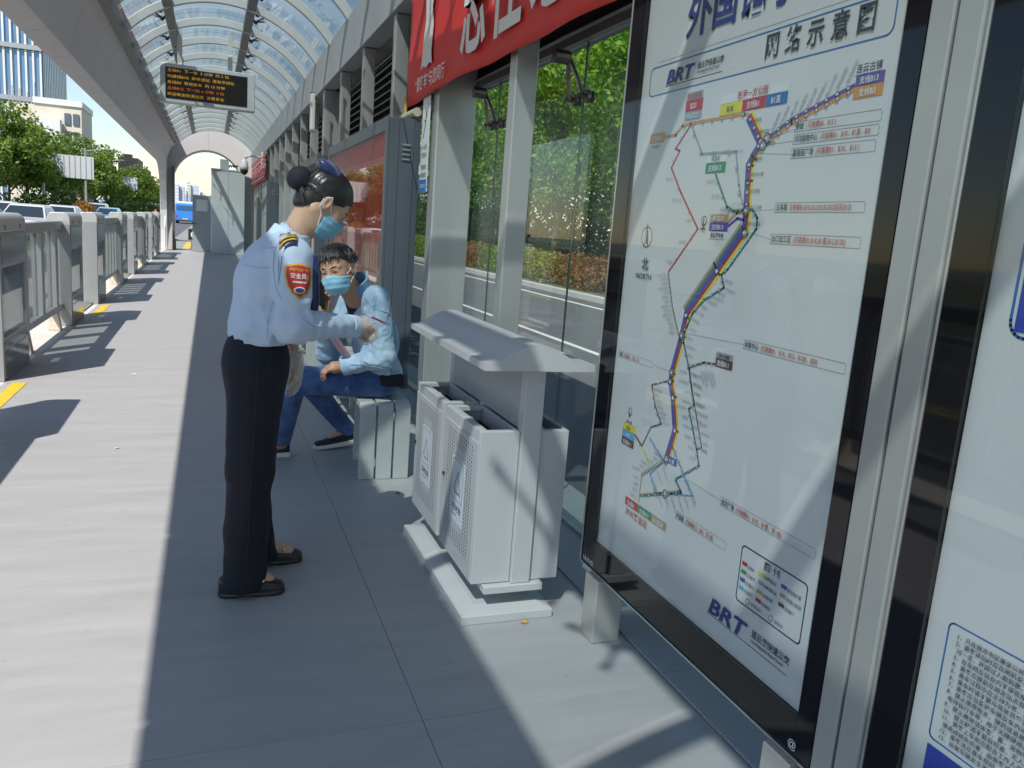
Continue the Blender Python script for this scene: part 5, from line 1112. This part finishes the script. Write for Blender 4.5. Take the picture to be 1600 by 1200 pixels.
# jacket seams, dropped onto the cloth from the near side
seam_m = M("seam_thread", (.24, .36, .47), .8)
def seam(pts, r=.0022, name="seam"):
    P = []
    for a, b in zip(pts[:-1], pts[1:]):
        for k in range(8): t = k/8; P.append((a[0]*(1-t)+b[0]*t, 4.2, a[1]*(1-t)+b[1]*t))
    P.append((pts[-1][0], 4.2, pts[-1][1])); D = drape(m_jacket, P, start=4.20, off=.0015, n=160); ok = D[:, 1] < 4.62
    if ok.sum() > 3: q = MB(); q.tube([tuple(float(c) for c in p) for p in D[ok]], r, 5); ml(q.build(name, seam_m, Mn))
for pts in (((.80, 1.05), (.84, 1.0), (.89, .985), (.94, .97)), ((.795, 1.02), (.80, .95), (.815, .88), (.83, .80)), ((.86, 1.06), (.845, 1.0), (.85, .93), (.87, .87)), ((.735, .90), (.78, .885), (.825, .875)), ((.735, .90), (.745, .865), (.785, .845), (.82, .84), (.825, .875)), ((.95, .93), (.965, .8), (.97, .68), (.93, .655)), ((.985, .98), (1.0, .85), (1.0, .7), (.99, .60)), ((.74, .672), (.80, .675), (.88, .668), (.93, .655))): seam(pts)
# shoes
def sneaker(hx, hy, tx, ty, z0, pitch):
    h_ = V3(hx, hy, z0); t_ = V3(tx, ty, z0); d = t_-h_; L = float(np.linalg.norm(d)); d = d/L; sd = V3(-d[1], d[0], 0)
    def loc(P): x = (P-h_)@d; z = P[:, 2]-z0-pitch*(L-x)*1.0; return x, (P-h_)@sd, z
    def up(P):
        x, y, z = loc(P); w_ = .040+.007*np.sin(np.clip(x/L, 0, 1)*np.pi); top = .085-.045*np.clip((x/L-.28)/.5, 0, 1); b = np.maximum(np.abs(y)-w_+.014*np.clip((x-L+.06)/.06, 0, 1)**2, np.maximum(-x, x-L)); b = smax(smax(b, z-top-.01*(1-(y/.05)**2), .022), .024-z, .004); return smax(b, -ell(np.stack([x, y, z], 1), (.06, 0, .115), (.055, .034, .045)), .006)+.001*np.sin(x*330)
    def sole(P): x, y, z = loc(P); w_ = .044+.007*np.sin(np.clip(x/L, 0, 1)*np.pi); b = np.maximum(np.abs(y)-w_+.014*np.clip((x-L+.06)/.06, 0, 1)**2, np.maximum(-x-.004, x-L-.004)); return smax(smax(b, z-.026-.010*np.clip(1-x/L, 0, 1), .005), .001-z, .005)
    return up, sole
for (a, pt) in (((.895, 5.135, .640, 5.09), .10), ((.47, 4.95, .235, 4.97), .0)):
    u_, s_ = sneaker(a[0], a[1], a[2], a[3], .0, pt); lo = (min(a[0], a[2])-.03, min(a[1], a[3])-.07, -.01); hi = (max(a[0], a[2])+.03, max(a[1], a[3])+.07, .17)
    ml(sdf_obj("shoe", [(u_, lo, hi, .0045)], M("knit_navy_black", (.014, .016, .024), .75, 0, .35, 90, .4, 160), Mn)); ml(sdf_obj("shoe_sole", [(s_, lo, hi, .0045)], M("sole_white", (.62, .61, .58), .6, 0, .1, 30), Mn))
# phone and folder
q = MB(); q.prism([(-.037, -.078), (.037, -.078), (.037, .078), (-.037, .078)], 'x', -.0045, .0045); ph = q.build("mobile_phone", M("phone_black", (.008, .008, .010), .15), None, bevel=.004); ph.location = (.572, 4.525, 1.045); ph.rotation_euler = (.10, -.16, .55); tag(ph, "black mobile phone held up beside the seated man's face", "phone")
fo = empty("folder", (.675, 4.475, .775), "soft pink folder with a blue stripe resting on the seated man's lap", "folder"); fo.rotation_euler = (.25, -.72, .25)
q = MB(); q.box(-.012, .012, -.05, .05, -.075, .10); q.build("cover", M("pink_plastic", (.55, .33, .38), .45, 0, .05, 6), fo, bevel=.006); q = MB(); q.box(-.0125, .0125, -.0505, .0505, -.105, -.0755); q.build("stripe", M("cyan_plastic", (.12, .40, .55), .45), fo, bevel=.004)
# ================================================================ vegetation
def leaf_mat(name, c0, c1, trans=.35):
    m = bpy.data.materials.new(name); m.use_nodes = True; t = m.node_tree; t.nodes.clear(); out = t.nodes.new("ShaderNodeOutputMaterial")
    g_ = t.nodes.new("ShaderNodeNewGeometry"); rp = t.nodes.new("ShaderNodeValToRGB"); rp.color_ramp.elements[0].color = (*c0, 1); rp.color_ramp.elements[1].color = (*c1, 1)
    t.links.new(g_.outputs["Random Per Island"], rp.inputs[0])
    d = t.nodes.new("ShaderNodeBsdfPrincipled"); d.inputs["Roughness"].default_value = .5; d.inputs["Specular IOR Level"].default_value = .3; t.links.new(rp.outputs[0], d.inputs["Base Color"])
    tr = t.nodes.new("ShaderNodeBsdfTranslucent"); mu = t.nodes.new("ShaderNodeMixRGB"); mu.blend_type = 'MULTIPLY'; mu.inputs[0].default_value = 1; mu.inputs[2].default_value = (1.5, 1.6, .5, 1); t.links.new(rp.outputs[0], mu.inputs[1]); t.links.new(mu.outputs[0], tr.inputs[0])
    mx = t.nodes.new("ShaderNodeMixShader"); mx.inputs[0].default_value = trans; t.links.new(d.outputs[0], mx.inputs[1]); t.links.new(tr.outputs[0], mx.inputs[2]); t.links.new(mx.outputs[0], out.inputs[0]); return m
def leaf_mesh(name, pts, size, seed, flat=.0):
    r = np.random.default_rng(seed); n = len(pts)
    a = r.normal(size=(n, 3)); a[:, 2] += flat; a /= np.linalg.norm(a, axis=1)[:, None]; b = r.normal(size=(n, 3)); b -= a*(a*b).sum(1)[:, None]; b /= np.linalg.norm(b, axis=1)[:, None]; c = np.cross(a, b)
    s = size*r.uniform(.6, 1.35, n)[:, None]; p = np.asarray(pts)
    v = np.stack([p-b*s*.5, p+c*s*.28+a*s*.06, p+b*s*.5, p-c*s*.28+a*s*.06], 1).reshape(-1, 3)
    me = bpy.data.meshes.new(name); me.vertices.add(4*n); me.vertices.foreach_set("co", v.astype(np.float32).ravel()); me.loops.add(4*n); me.loops.foreach_set("vertex_index", np.arange(4*n, dtype=np.int32))
    me.polygons.add(n); me.polygons.foreach_set("loop_start", np.arange(0, 4*n, 4, dtype=np.int32)); me.polygons.foreach_set("loop_total", np.full(n, 4, dtype=np.int32)); me.update(); return me
def crown_pts(n, R, H, z0, seed, lobes=26, lr=.34):
    r = np.random.default_rng(seed); out = []
    cs = r.normal(size=(lobes, 3)); cs /= np.linalg.norm(cs, axis=1)[:, None]; cs *= r.uniform(.25, .80, lobes)[:, None]; k = n//lobes
    for c in cs:
        d = r.normal(size=(k, 3)); d /= np.linalg.norm(d, axis=1)[:, None]; d *= (r.uniform(.35, 1, k)**.5)[:, None]*lr*r.uniform(.7, 1.25); d[:, 2] *= .75
        out.append(c+d)
    p = np.concatenate(out); p[:, 0] *= R; p[:, 1] *= R; p[:, 2] = z0+(p[:, 2]+1.05)/2.1*H; return p
bark = M("bark", (.09, .07, .055), .9, 0, .25, 6, .6, 25)
def make_tree(name, R, H, z0, n, size, lm, seed, tr=.16):
    t = empty(name); link("crown", leaf_mesh("crown", crown_pts(n, R, H, z0, seed), size, seed), lm, t)
    q = MB(); rr = random.Random(seed); q.tube([(0, 0, 0), (.05, .03, z0*.6), (.0, .05, z0+H*.25), (.1, 0, z0+H*.6)], [tr, tr*.85, tr*.6, tr*.25], 8); q.build("trunk", bark, t, smooth=True)
    for k in range(6):
        a = k*1.05+rr.uniform(0, .6); z = z0*.7+rr.uniform(0, H*.3); q = MB(); q.tube([(0, 0, z), (R*.25*math.cos(a), R*.25*math.sin(a), z+H*.14), (R*.6*math.cos(a), R*.6*math.sin(a), z+H*.26)], [tr*.5, tr*.32, tr*.12], 6); q.build("limb", bark, t, smooth=True)
    return t
lm1 = leaf_mat("leaf_green", (.05, .10, .018), (.22, .30, .055)); lm2 = leaf_mat("leaf_deep", (.035, .08, .018), (.14, .22, .045)); lm3 = leaf_mat("leaf_lime", (.07, .17, .015), (.22, .38, .04))
kinds = [make_tree("street_tree", 4.6, 8.6, 1.2, 6500, .40, lm1, 3), make_tree("street_tree", 4.2, 7.6, 1.3, 6000, .40, lm2, 4), make_tree("street_tree", 4.9, 9.6, 1.0, 7000, .42, lm1, 5)]
desc = ["bright green", "dark green", "tall green"]
used = [False]*3; rr = random.Random(11); i = 0
ty = 62.
while ty < 300:
    k = rr.choice((0, 1, 2)); x = -17.6+rr.uniform(-1.2, 1.2); p = (x, ty, -.12)
    if not used[k]: o = kinds[k]; o.location = p; used[k] = True
    else: o = copy_tree(kinds[k], p)
    o.rotation_euler = (0, 0, rr.uniform(0, 6)); s = rr.uniform(.88, 1.1)*(1+.12*(ty > 150)); o.scale = (s, s, s)
    tag(o, "%s street tree across the road, number %d along the row from the camera" % (desc[k], i+1) if False else "%s street tree across the road, %s in the row" % (desc[k], ["first", "second", "third", "fourth", "fifth", "sixth", "seventh", "eighth", "ninth", "tenth", "eleventh", "twelfth", "thirteenth", "fourteenth", "fifteenth", "sixteenth", "seventeenth", "eighteenth", "nineteenth", "twentieth", "twenty-first", "twenty-second", "twenty-third", "last"][min(i, 23)]), "tree", "trees across the road")
    ty += rr.uniform(6.5, 9.5)*(1+.5*(ty > 140)); i += 1
for k in range(3):
    if not used[k]: kinds[k].location = (-24, 80+20*k, -.12); tag(kinds[k], desc[k]+" tree behind the street row across the road", "tree")
# backdrop of shrubs below them
rs_ = np.random.default_rng(9); n = 16000
yy = rs_.uniform(50, 290, n); hh = 1.4+.7*np.sin(yy*.31)+.5*np.sin(yy*.13+1); P = np.stack([-15.2+rs_.normal(0, .8, n), yy, rs_.uniform(0, 1, n)**.8*np.maximum(.6, hh)], 1)
o = link("shrub_belt", leaf_mesh("shrub_belt", P, .42, 8), leaf_mat("leaf_shade", (.015, .04, .01), (.07, .11, .02))); tag(o, "belt of dark shrubs below the street trees across the road", "shrubs"); stuff(o)
n = 42000; P = np.stack([rs_.uniform(15.2, 18.6, n), rs_.uniform(4, 80, n), -.1+rs_.uniform(0, 1, n)**.85*4.6], 1); P[:, 2] *= .75+.25*np.sin(P[:, 1]*.9)+.2*np.sin(P[:, 1]*.37+2)
o = link("shrub_fill", leaf_mesh("shrub_fill", P, .26, 31), leaf_mat("leaf_fill", (.03, .07, .015), (.12, .19, .04))); tag(o, "added dark green shrub bank standing in for shade behind the garden trees beyond the glass", "shrubs"); stuff(o)  # added leaf mass: blocks bright sky gaps and fills in the dark shade
bush = link("round_bush", leaf_mesh("round_bush", np.array([(-8.0, 62, .75)])+(lambda d: d/np.linalg.norm(d, axis=1)[:, None]*rs_.uniform(.6, 1, (1500, 1))*np.array([.85, .85, .8]))(rs_.normal(size=(1500, 3))), .16, 3), leaf_mat("leaf_rust", (.20, .08, .02), (.42, .22, .06))); tag(bush, "round rust-coloured bush in the median beyond the fence", "bush")
# trees and hedge behind the glass wall
k1 = make_tree("garden_tree", 3.9, 10.2, 1.3, 19000, .19, lm3, 21, .14); k2 = make_tree("garden_tree", 3.6, 9.4, 1.5, 17000, .19, lm3, 22, .13)
spots = [(12.6, 19.5, k1, "pale green garden tree behind the glass, nearest the black sign frame"), (13.6, 25.0, k2, "dark garden tree behind the glass wall, second from the sign"), (13.2, 30.5, k1, "lime green garden tree seen through the middle of the glass wall"), (14.2, 36.5, k2, "garden tree seen through the glass beside the narrow column"), (13.4, 43.0, k1, "garden tree seen between the two columns, below the white tower"), (19.0, 24.0, k2, "garden tree in the second row behind the glass, near the sign"), (19.5, 33.0, k1, "garden tree in the second row behind the glass, farther along"), (14.0, 12.0, k2, "garden tree hidden mostly behind the route map board")]
seen = {}
for (x, y, k, lab) in spots:
    o = k if k.name not in seen else copy_tree(k); seen[k.name] = 1; o.location = (x, y, -.12); o.rotation_euler = (0, 0, x*1.7+y); s = .92+.16*((x*7+y*3) % 1); o.scale = (s, s, s*.98); tag(o, lab, "tree", "trees behind the glass wall")
hm = [leaf_mat("hedge_green", (.08, .15, .02), (.28, .36, .06)), leaf_mat("hedge_red", (.17, .08, .03), (.36, .20, .08)), leaf_mat("hedge_yellow", (.16, .18, .03), (.38, .37, .08))]
hd = ["green", "rust red", "yellow-green"]; y = 6.; i = 0
while y < 60:
    L = 3.2+(i*37 % 10)*.18; k = i % 3; n = 3600
    P = np.stack([rs_.uniform(10.75, 12.1, n), rs_.uniform(y, y+L, n), -.1+.98*rs_.uniform(0, 1, n)**.7], 1); P[:, 2] += .12*np.sin(P[:, 1]*2.1)+.08*np.sin(P[:, 0]*5+P[:, 1])
    o = link("hedge", leaf_mesh("hedge", P, .115, 40+i), hm[k]); tag(o, "%s clipped hedge stretch behind the glass, %s from the camera" % (hd[k], ["first", "second", "third", "fourth", "fifth", "sixth", "seventh", "eighth", "ninth", "tenth", "eleventh", "twelfth", "thirteenth", "fourteenth", "fifteenth", "sixteenth"][min(i, 15)]), "hedge", "hedge along the verge"); y += L; i += 1
# ================================================================ buildings
def windows(b, X0, X1, Z0, Z1, nx, nz, Y, m, fx=.7, fz=.62):
    w = (X1-X0)/nx; h = (Z1-Z0)/nz; q = MB(); q.box(-w*fx/2, w*fx/2, -.25, .05, -h*fz/2, h*fz/2); s = None
    for i in range(nx):
        for j in range(nz):
            p = (X0+w*(i+.5), Y, Z0+h*(j+.5))
            if s is None: s = q.build("window", m, b); s.location = p
            else: inst(s, "window", b, p)
gl_b = M("tower_glass", (.16, .27, .42), .12, .3, .15, .05); wh_b = M("tower_white", (.72, .72, .70), .6, 0, .05, .2); dk_b = M("tower_glass_shaded", (.05, .08, .14), .15, .3, .1, .05)
bt = empty("glass_tower", (0, 0, 0), "tall blue glass office tower with white fins behind the trees", "building")
q = MB(); q.box(-92, -49.2, 300, 345, 0, 120); q.build("wall", gl_b, bt)
for k in range(22): q = MB(); x = -91.5+k*1.98; q.box(x, x+.55, 299.4, 299.98, 0, 120); q.build("fin", wh_b, bt)
for z in (12, 31, 46.5, 62, 78, 94): q = MB(); q.box(-92.2, -49.1, 298.9, 299.38, z, z+1.4); q.build("floor_band", M("tower_band", (.35, .37, .40), .5), bt)
for k in range(14): q = MB(); y = 302+k*3.1; q.box(-49.18, -48.9, y, y+.5, 0, 120); q.build("side_fin", wh_b, bt)
q = MB(); q.box(-49.19, -49.0, 300.2, 344.8, 0, 120); q.build("side_wall", dk_b, bt)  # side away from the sun: its shade is put into a darker glass colour
bg = M("beige_render", (.66, .60, .50), .8, 0, .08, .3)
bb = empty("beige_building", (0, 0, 0), "pale beige concrete building with a lower wing rising behind the trees", "building")
q = MB(); q.box(-31, -23.2, 180, 195, 0, 20); q.build("wall", bg, bb); q = MB(); q.box(-36, -31.05, 181, 195, 0, 19); q.build("wing", bg, bb); q = MB(); q.box(-31.3, -23, 179.7, 195.2, 19.2, 20.3); q.build("parapet", wh_b, bb)
q = MB(); q.box(-31.2, -26.5, 177.5, 179.65, 0, 16.4); q.build("front_wing", wh_b, bb)
for k in range(9): q = MB(); x = -35.6+k*.62; h = 20+2.2*((k*7) % 5)/5; q.tube([(x, 182, 19), (x, 182, h+1.2)], .09, 5); q.build("antenna", alum, bb)
windows(bb, -26.3, -23.4, 2, 18.5, 2, 5, 180, M("far_window", (.10, .13, .17), .2))
br = empty("brown_building", (0, 0, 0), "brown brick block far down the road beyond the trees", "building")
brm = M("brown_brick", (.34, .22, .17), .85, 0, .1, .4)
q = MB(); q.box(-33, -26, 350, 375, 0, 19.6); q.build("wall", brm, br); q = MB(); q.box(-25.95, -23, 352, 375, 0, 16); q.build("wing", brm, br); windows(br, -33, -26.2, 2, 18.5, 4, 6, 350, MATS["far_window"])
q = MB(); q.box(-31.5, -28.5, 353, 358, 19.6, 21); q.build("roof_hut", brm, br)
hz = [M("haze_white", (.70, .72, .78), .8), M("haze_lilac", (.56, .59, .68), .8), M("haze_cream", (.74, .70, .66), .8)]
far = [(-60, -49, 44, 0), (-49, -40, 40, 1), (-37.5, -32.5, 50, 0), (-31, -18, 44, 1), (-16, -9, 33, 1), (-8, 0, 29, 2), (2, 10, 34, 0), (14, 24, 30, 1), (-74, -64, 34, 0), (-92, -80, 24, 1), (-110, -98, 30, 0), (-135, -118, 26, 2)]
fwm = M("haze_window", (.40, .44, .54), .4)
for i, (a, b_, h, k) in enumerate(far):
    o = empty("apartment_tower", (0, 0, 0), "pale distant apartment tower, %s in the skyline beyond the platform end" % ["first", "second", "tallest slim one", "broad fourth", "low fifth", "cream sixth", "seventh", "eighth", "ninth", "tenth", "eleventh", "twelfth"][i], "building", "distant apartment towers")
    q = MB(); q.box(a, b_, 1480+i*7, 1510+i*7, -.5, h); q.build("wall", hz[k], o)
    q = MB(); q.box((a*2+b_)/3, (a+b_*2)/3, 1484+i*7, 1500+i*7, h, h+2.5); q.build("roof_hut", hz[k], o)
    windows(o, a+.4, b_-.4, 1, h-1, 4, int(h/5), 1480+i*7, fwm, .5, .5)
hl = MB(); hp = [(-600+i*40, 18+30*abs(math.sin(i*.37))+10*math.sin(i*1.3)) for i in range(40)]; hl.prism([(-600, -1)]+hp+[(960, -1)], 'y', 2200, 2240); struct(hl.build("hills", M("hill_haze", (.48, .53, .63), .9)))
rt = empty("balcony_tower", (0, 0, 0), "white and blue balconied tower seen through the glass between the columns", "building")
q = MB(); q.box(19, 31.5, 90, 110, 0, 60); q.build("wall", M("pale_blue_wall", (.42, .52, .60), .5, 0, .08, .3), rt)
for k in range(18): q = MB(); q.box(18.6, 31.7, 89.2, 89.98, 1+3.1*k, 2.1+3.1*k); q.build("balcony", wh_b, rt)
windows(rt, 19, 31.5, 0, 56, 6, 18, 90, M("blue_pane", (.12, .22, .34), .15))
# ================================================================ vehicles
def car(name, loc, rz, col, label, suv=False):
    c = empty(name, loc, label, "car", "cars on the road", rz); pm = M("car_paint_%d%d%d" % tuple(int(x*99) for x in col), col, .25, .1, coat=.8)
    h = 1.46 if not suv else 1.72; L = 4.55; W = .89
    # side profile (y along the length, front towards -Y)
    lowp = [(-2.27, .32), (-2.25, .62), (-2.05, .80), (-1.05, .93), (1.35, .98), (2.15, .98), (2.27, .75), (2.25, .32)]
    cab = [(-1.15, .92), (-.35, h-.06), (.05, h), (.95, h), (1.35, h-.08), (2.0 if not suv else 2.2, .97)]
    def loft(pts, w0, w1, zlo, zhi, nm, m, bev):
        q = MB(); n = len(pts); vs = []
        for sx in (-1, 1):
            for (y, z) in pts: k = (z-zlo)/(zhi-zlo); vs.append((sx*(w0+(w1-w0)*k), y, z))
        fs = [tuple(range(n))[::-1], tuple(range(n, 2*n))]+[(i, (i+1) % n, n+(i+1) % n, n+i) for i in range(n)]
        q.add(vs, fs); return q.build(nm, m, c, bevel=bev, seg=3)
    loft(lowp, W, W-.03, .32, 1.0, "body", pm, .07); loft(cab, W-.06, W-.26, .92, h, "cabin", pm, .05)
    gm = M("car_glass", (.025, .035, .045), .06)
    def quad(nm, pts, m): q = MB(); q.add(pts, [tuple(range(len(pts)))]); o = q.build(nm, m, c); sm = o.modifiers.new("t", 'SOLIDIFY'); sm.thickness = .012; sm.offset = 0
    z0, z1 = .97, h-.10; y0, y1 = -1.14, -.42
    quad("windscreen", [(-.74, y0-.005, z0), (.74, y0-.005, z0), (.60, y1-.01, z1), (-.60, y1-.01, z1)], gm)
    for s in (-1, 1): quad("side_window", [(s*.815, -.88, 1.0), (s*.815, 1.5, 1.02), (s*.665, 1.1, h-.11), (s*.665, -.28, h-.11)], gm)
    for s in (-1, 1):
        q = MB(); q.ball((s*.62, -2.19, .68), (.2, .09, .075), 10, 6); q.build("headlight", M("headlight_glass", (.6, .62, .65), .08, .2), c, smooth=True)
        q = MB(); q.ball((s*.99, -.75, 1.0), (.10, .07, .07), 8, 6); q.build("mirror", pm, c, smooth=True)
    q = MB(); q.box(-.42, .42, -2.285, -2.26, .42, .64); q.build("grille", dark, c)
    q = MB(); q.box(-.22, .22, -2.30, -2.287, .36, .46); q.build("number_plate", M("plate_blue", (.05, .12, .5), .4), c)
    for sx in (-1, 1):
        for y in (-1.4, 1.38):
            q = MB(); q.tube([(sx*(W-.20), y, .32), (sx*(W+.005), y, .32)], .32, 18); w_ = q.build("wheel", gasket, c)
            q = MB(); q.tube([(sx*(W), y, .32), (sx*(W+.012), y, .32)], .2, 14); q.build("rim", alum, w_)
    return c
wc = (.72, .72, .71)
car("white_car", (-7.25, 40, ROADZ), .0, wc, "white sedan nearest the fence, seen above the first fence rail"); car("white_car", (-10.4, 50, ROADZ), 0, wc, "white sedan partly behind the nearest white sedan, in the outer lane")
car("white_car", (-7.6, 51, ROADZ), 0, wc, "white sedan following the nearest white sedan, beside its rear"); car("white_van", (-8.75, 76, ROADZ), 0, (.6, .62, .64), "silver-white SUV beside the round rust bush", True)
car("blue_car", (-7.3, 70, ROADZ), 0, (.22, .45, .62), "light blue car ahead of the silver SUV"); car("dark_car", (-8.95, 38, ROADZ), 0, (.12, .16, .21), "dark grey-blue car at the photo's left edge behind the pillar cap")
car("dark_car", (-6.2, 150, ROADZ), 0, (.05, .05, .06), "tiny dark car by the red triangle sign beyond the last pillars")
bu = empty("blue_bus", (-2.9, 110, ROADZ), "bright blue bus driving away beyond the far platform exit", "bus"); bp = M("bus_blue", (.03, .24, .75), .3, 0, .03, 1, coat=.5)
q = MB(); q.box(-1.15, 1.15, 0, 8, .35, 2.45); q.build("body", bp, bu, bevel=.12, seg=3)
q = MB(); q.box(-.98, .98, -.02, -.003, 1.62, 2.2); q.build("rear_window", M("bus_glass", (.03, .10, .25), .08), bu)
q = MB(); q.box(-.9, .9, .6, 3.5, 2.46, 2.72); q.build("roof_unit", wh_b, bu, bevel=.04)
for s in (-1, 1):
    q = MB(); q.tube([(s*.75, 1.6, .42), (s*1.14, 1.6, .42)], .42, 16); q.build("wheel", gasket, bu); q = MB(); q.box(s*.95-.1, s*.95+.1, -.03, -.003, .75, 1.05); q.build("tail_light", M("tail_red", (.5, .03, .02), .3), bu)
q = MB(); q.box(-.3, .3, -.03, -.003, .5, .68); q.build("number_plate", M("plate_amber", (.7, .45, .08), .4), bu); q = MB(); q.box(-1.1, 1.1, -.05, .0, .3, .45); q.build("bumper", dark, bu)
# dark lane sign and red triangle
ds = empty("lane_sign", (0, 0, 0), "small black lane sign with a white ring beyond the barrier bar", "sign"); q = MB(); q.box(-1.15, -.10, 50, 50.08, -.24, .42); q.build("plate", gasket, ds)
q = MB(); q.tube([(-.82, 49.97, .10), (-.82, 49.99, .10)], .2, 16); q.build("ring", wh_b, ds); q = MB(); q.tube([(-.82, 49.95, .10), (-.82, 49.965, .10)], .13, 16); q.build("ring_centre", gasket, ds)
q = MB()
for k in range(4): q.box(-.52+k*.1, -.46+k*.1, 49.97, 49.99, -.08, .28)
q.build("bars", wh_b, ds)
rt_ = empty("triangle_sign", (0, 0, 0), "small red and white triangle sign on the road near the far pillars", "sign"); q = MB(); q.prism([(-6.2, .5), (-5.2, .5), (-5.7, 1.35)], 'y', 100, 100.05); q.build("plate", M("sign_red", (.6, .08, .06), .5), rt_); q = MB(); q.prism([(-6.0, .6), (-5.4, .6), (-5.7, 1.1)], 'y', 99.95, 99.995); q.build("face", wh_b, rt_); q = MB(); q.tube([(-5.7, 100.1, ROADZ), (-5.7, 100.1, .9)], .04, 8); q.build("post", alum, rt_)
# road sign gantries seen from behind
def gantry(x, y, bx0, bx1, bz0, bz1, top, label):
    g_ = empty("road_sign", (0, 0, 0), label, "sign", "road signs seen from behind"); q = MB(); q.tube([(x, y, -.2), (x, y, top)], [.17, .11], 10); q.build("pole", alum, g_)
    for z in (bz0+.4, bz1-.3): q = MB(); q.tube([(x, y, z), (bx1, y-.1, z)], .07, 8); q.build("arm", alum, g_)
    q = MB(); q.box(bx0, bx1, y-.2, y-.14, bz0, bz1); q.build("panel", M("sign_back", (.60, .61, .62), .5, .2, .05, .6), g_)
    for k in range(7): q = MB(); x_ = bx0+(bx1-bx0)*(k+.5)/7; q.box(x_-.04, x_+.04, y-.26, y-.2005, bz0+.05, bz1-.05); q.build("stiffener", M("sign_back_rib", (.5, .51, .52), .5, .2), g_)
    return g_
gantry(-15.85, 95, -14.7, -11.2, 3.8, 6.05, 9.0, "nearer white road sign back on a steel arm over the road")
gantry(-17.8, 170, -16.5, -12.8, 4.3, 6.7, 9.8, "farther white road sign back on a steel arm, beyond the first")
def lampp(x, y, h, label): g_ = empty("street_lamp", (x, y, 0), label, "street lamp", "street lamps by the trees"); q = MB(); q.tube([(0, 0, -.2), (0, 0, h)], [.13, .08], 8); q.build("pole", alum, g_); q = MB(); q.tube([(0, 0, h-.3), (1.9, 0, h+.1)], .05, 6); q.build("arm", alum, g_); q = MB(); q.ball((2.1, 0, h+.08), (.4, .12, .07), 8, 5); q.build("lamp_head", alum, g_)
lampp(-12.0, 95, 6.9, "steel street lamp pole standing before the nearer road sign"); lampp(-15.6, 150, 8.6, "steel street lamp pole between the two road signs")
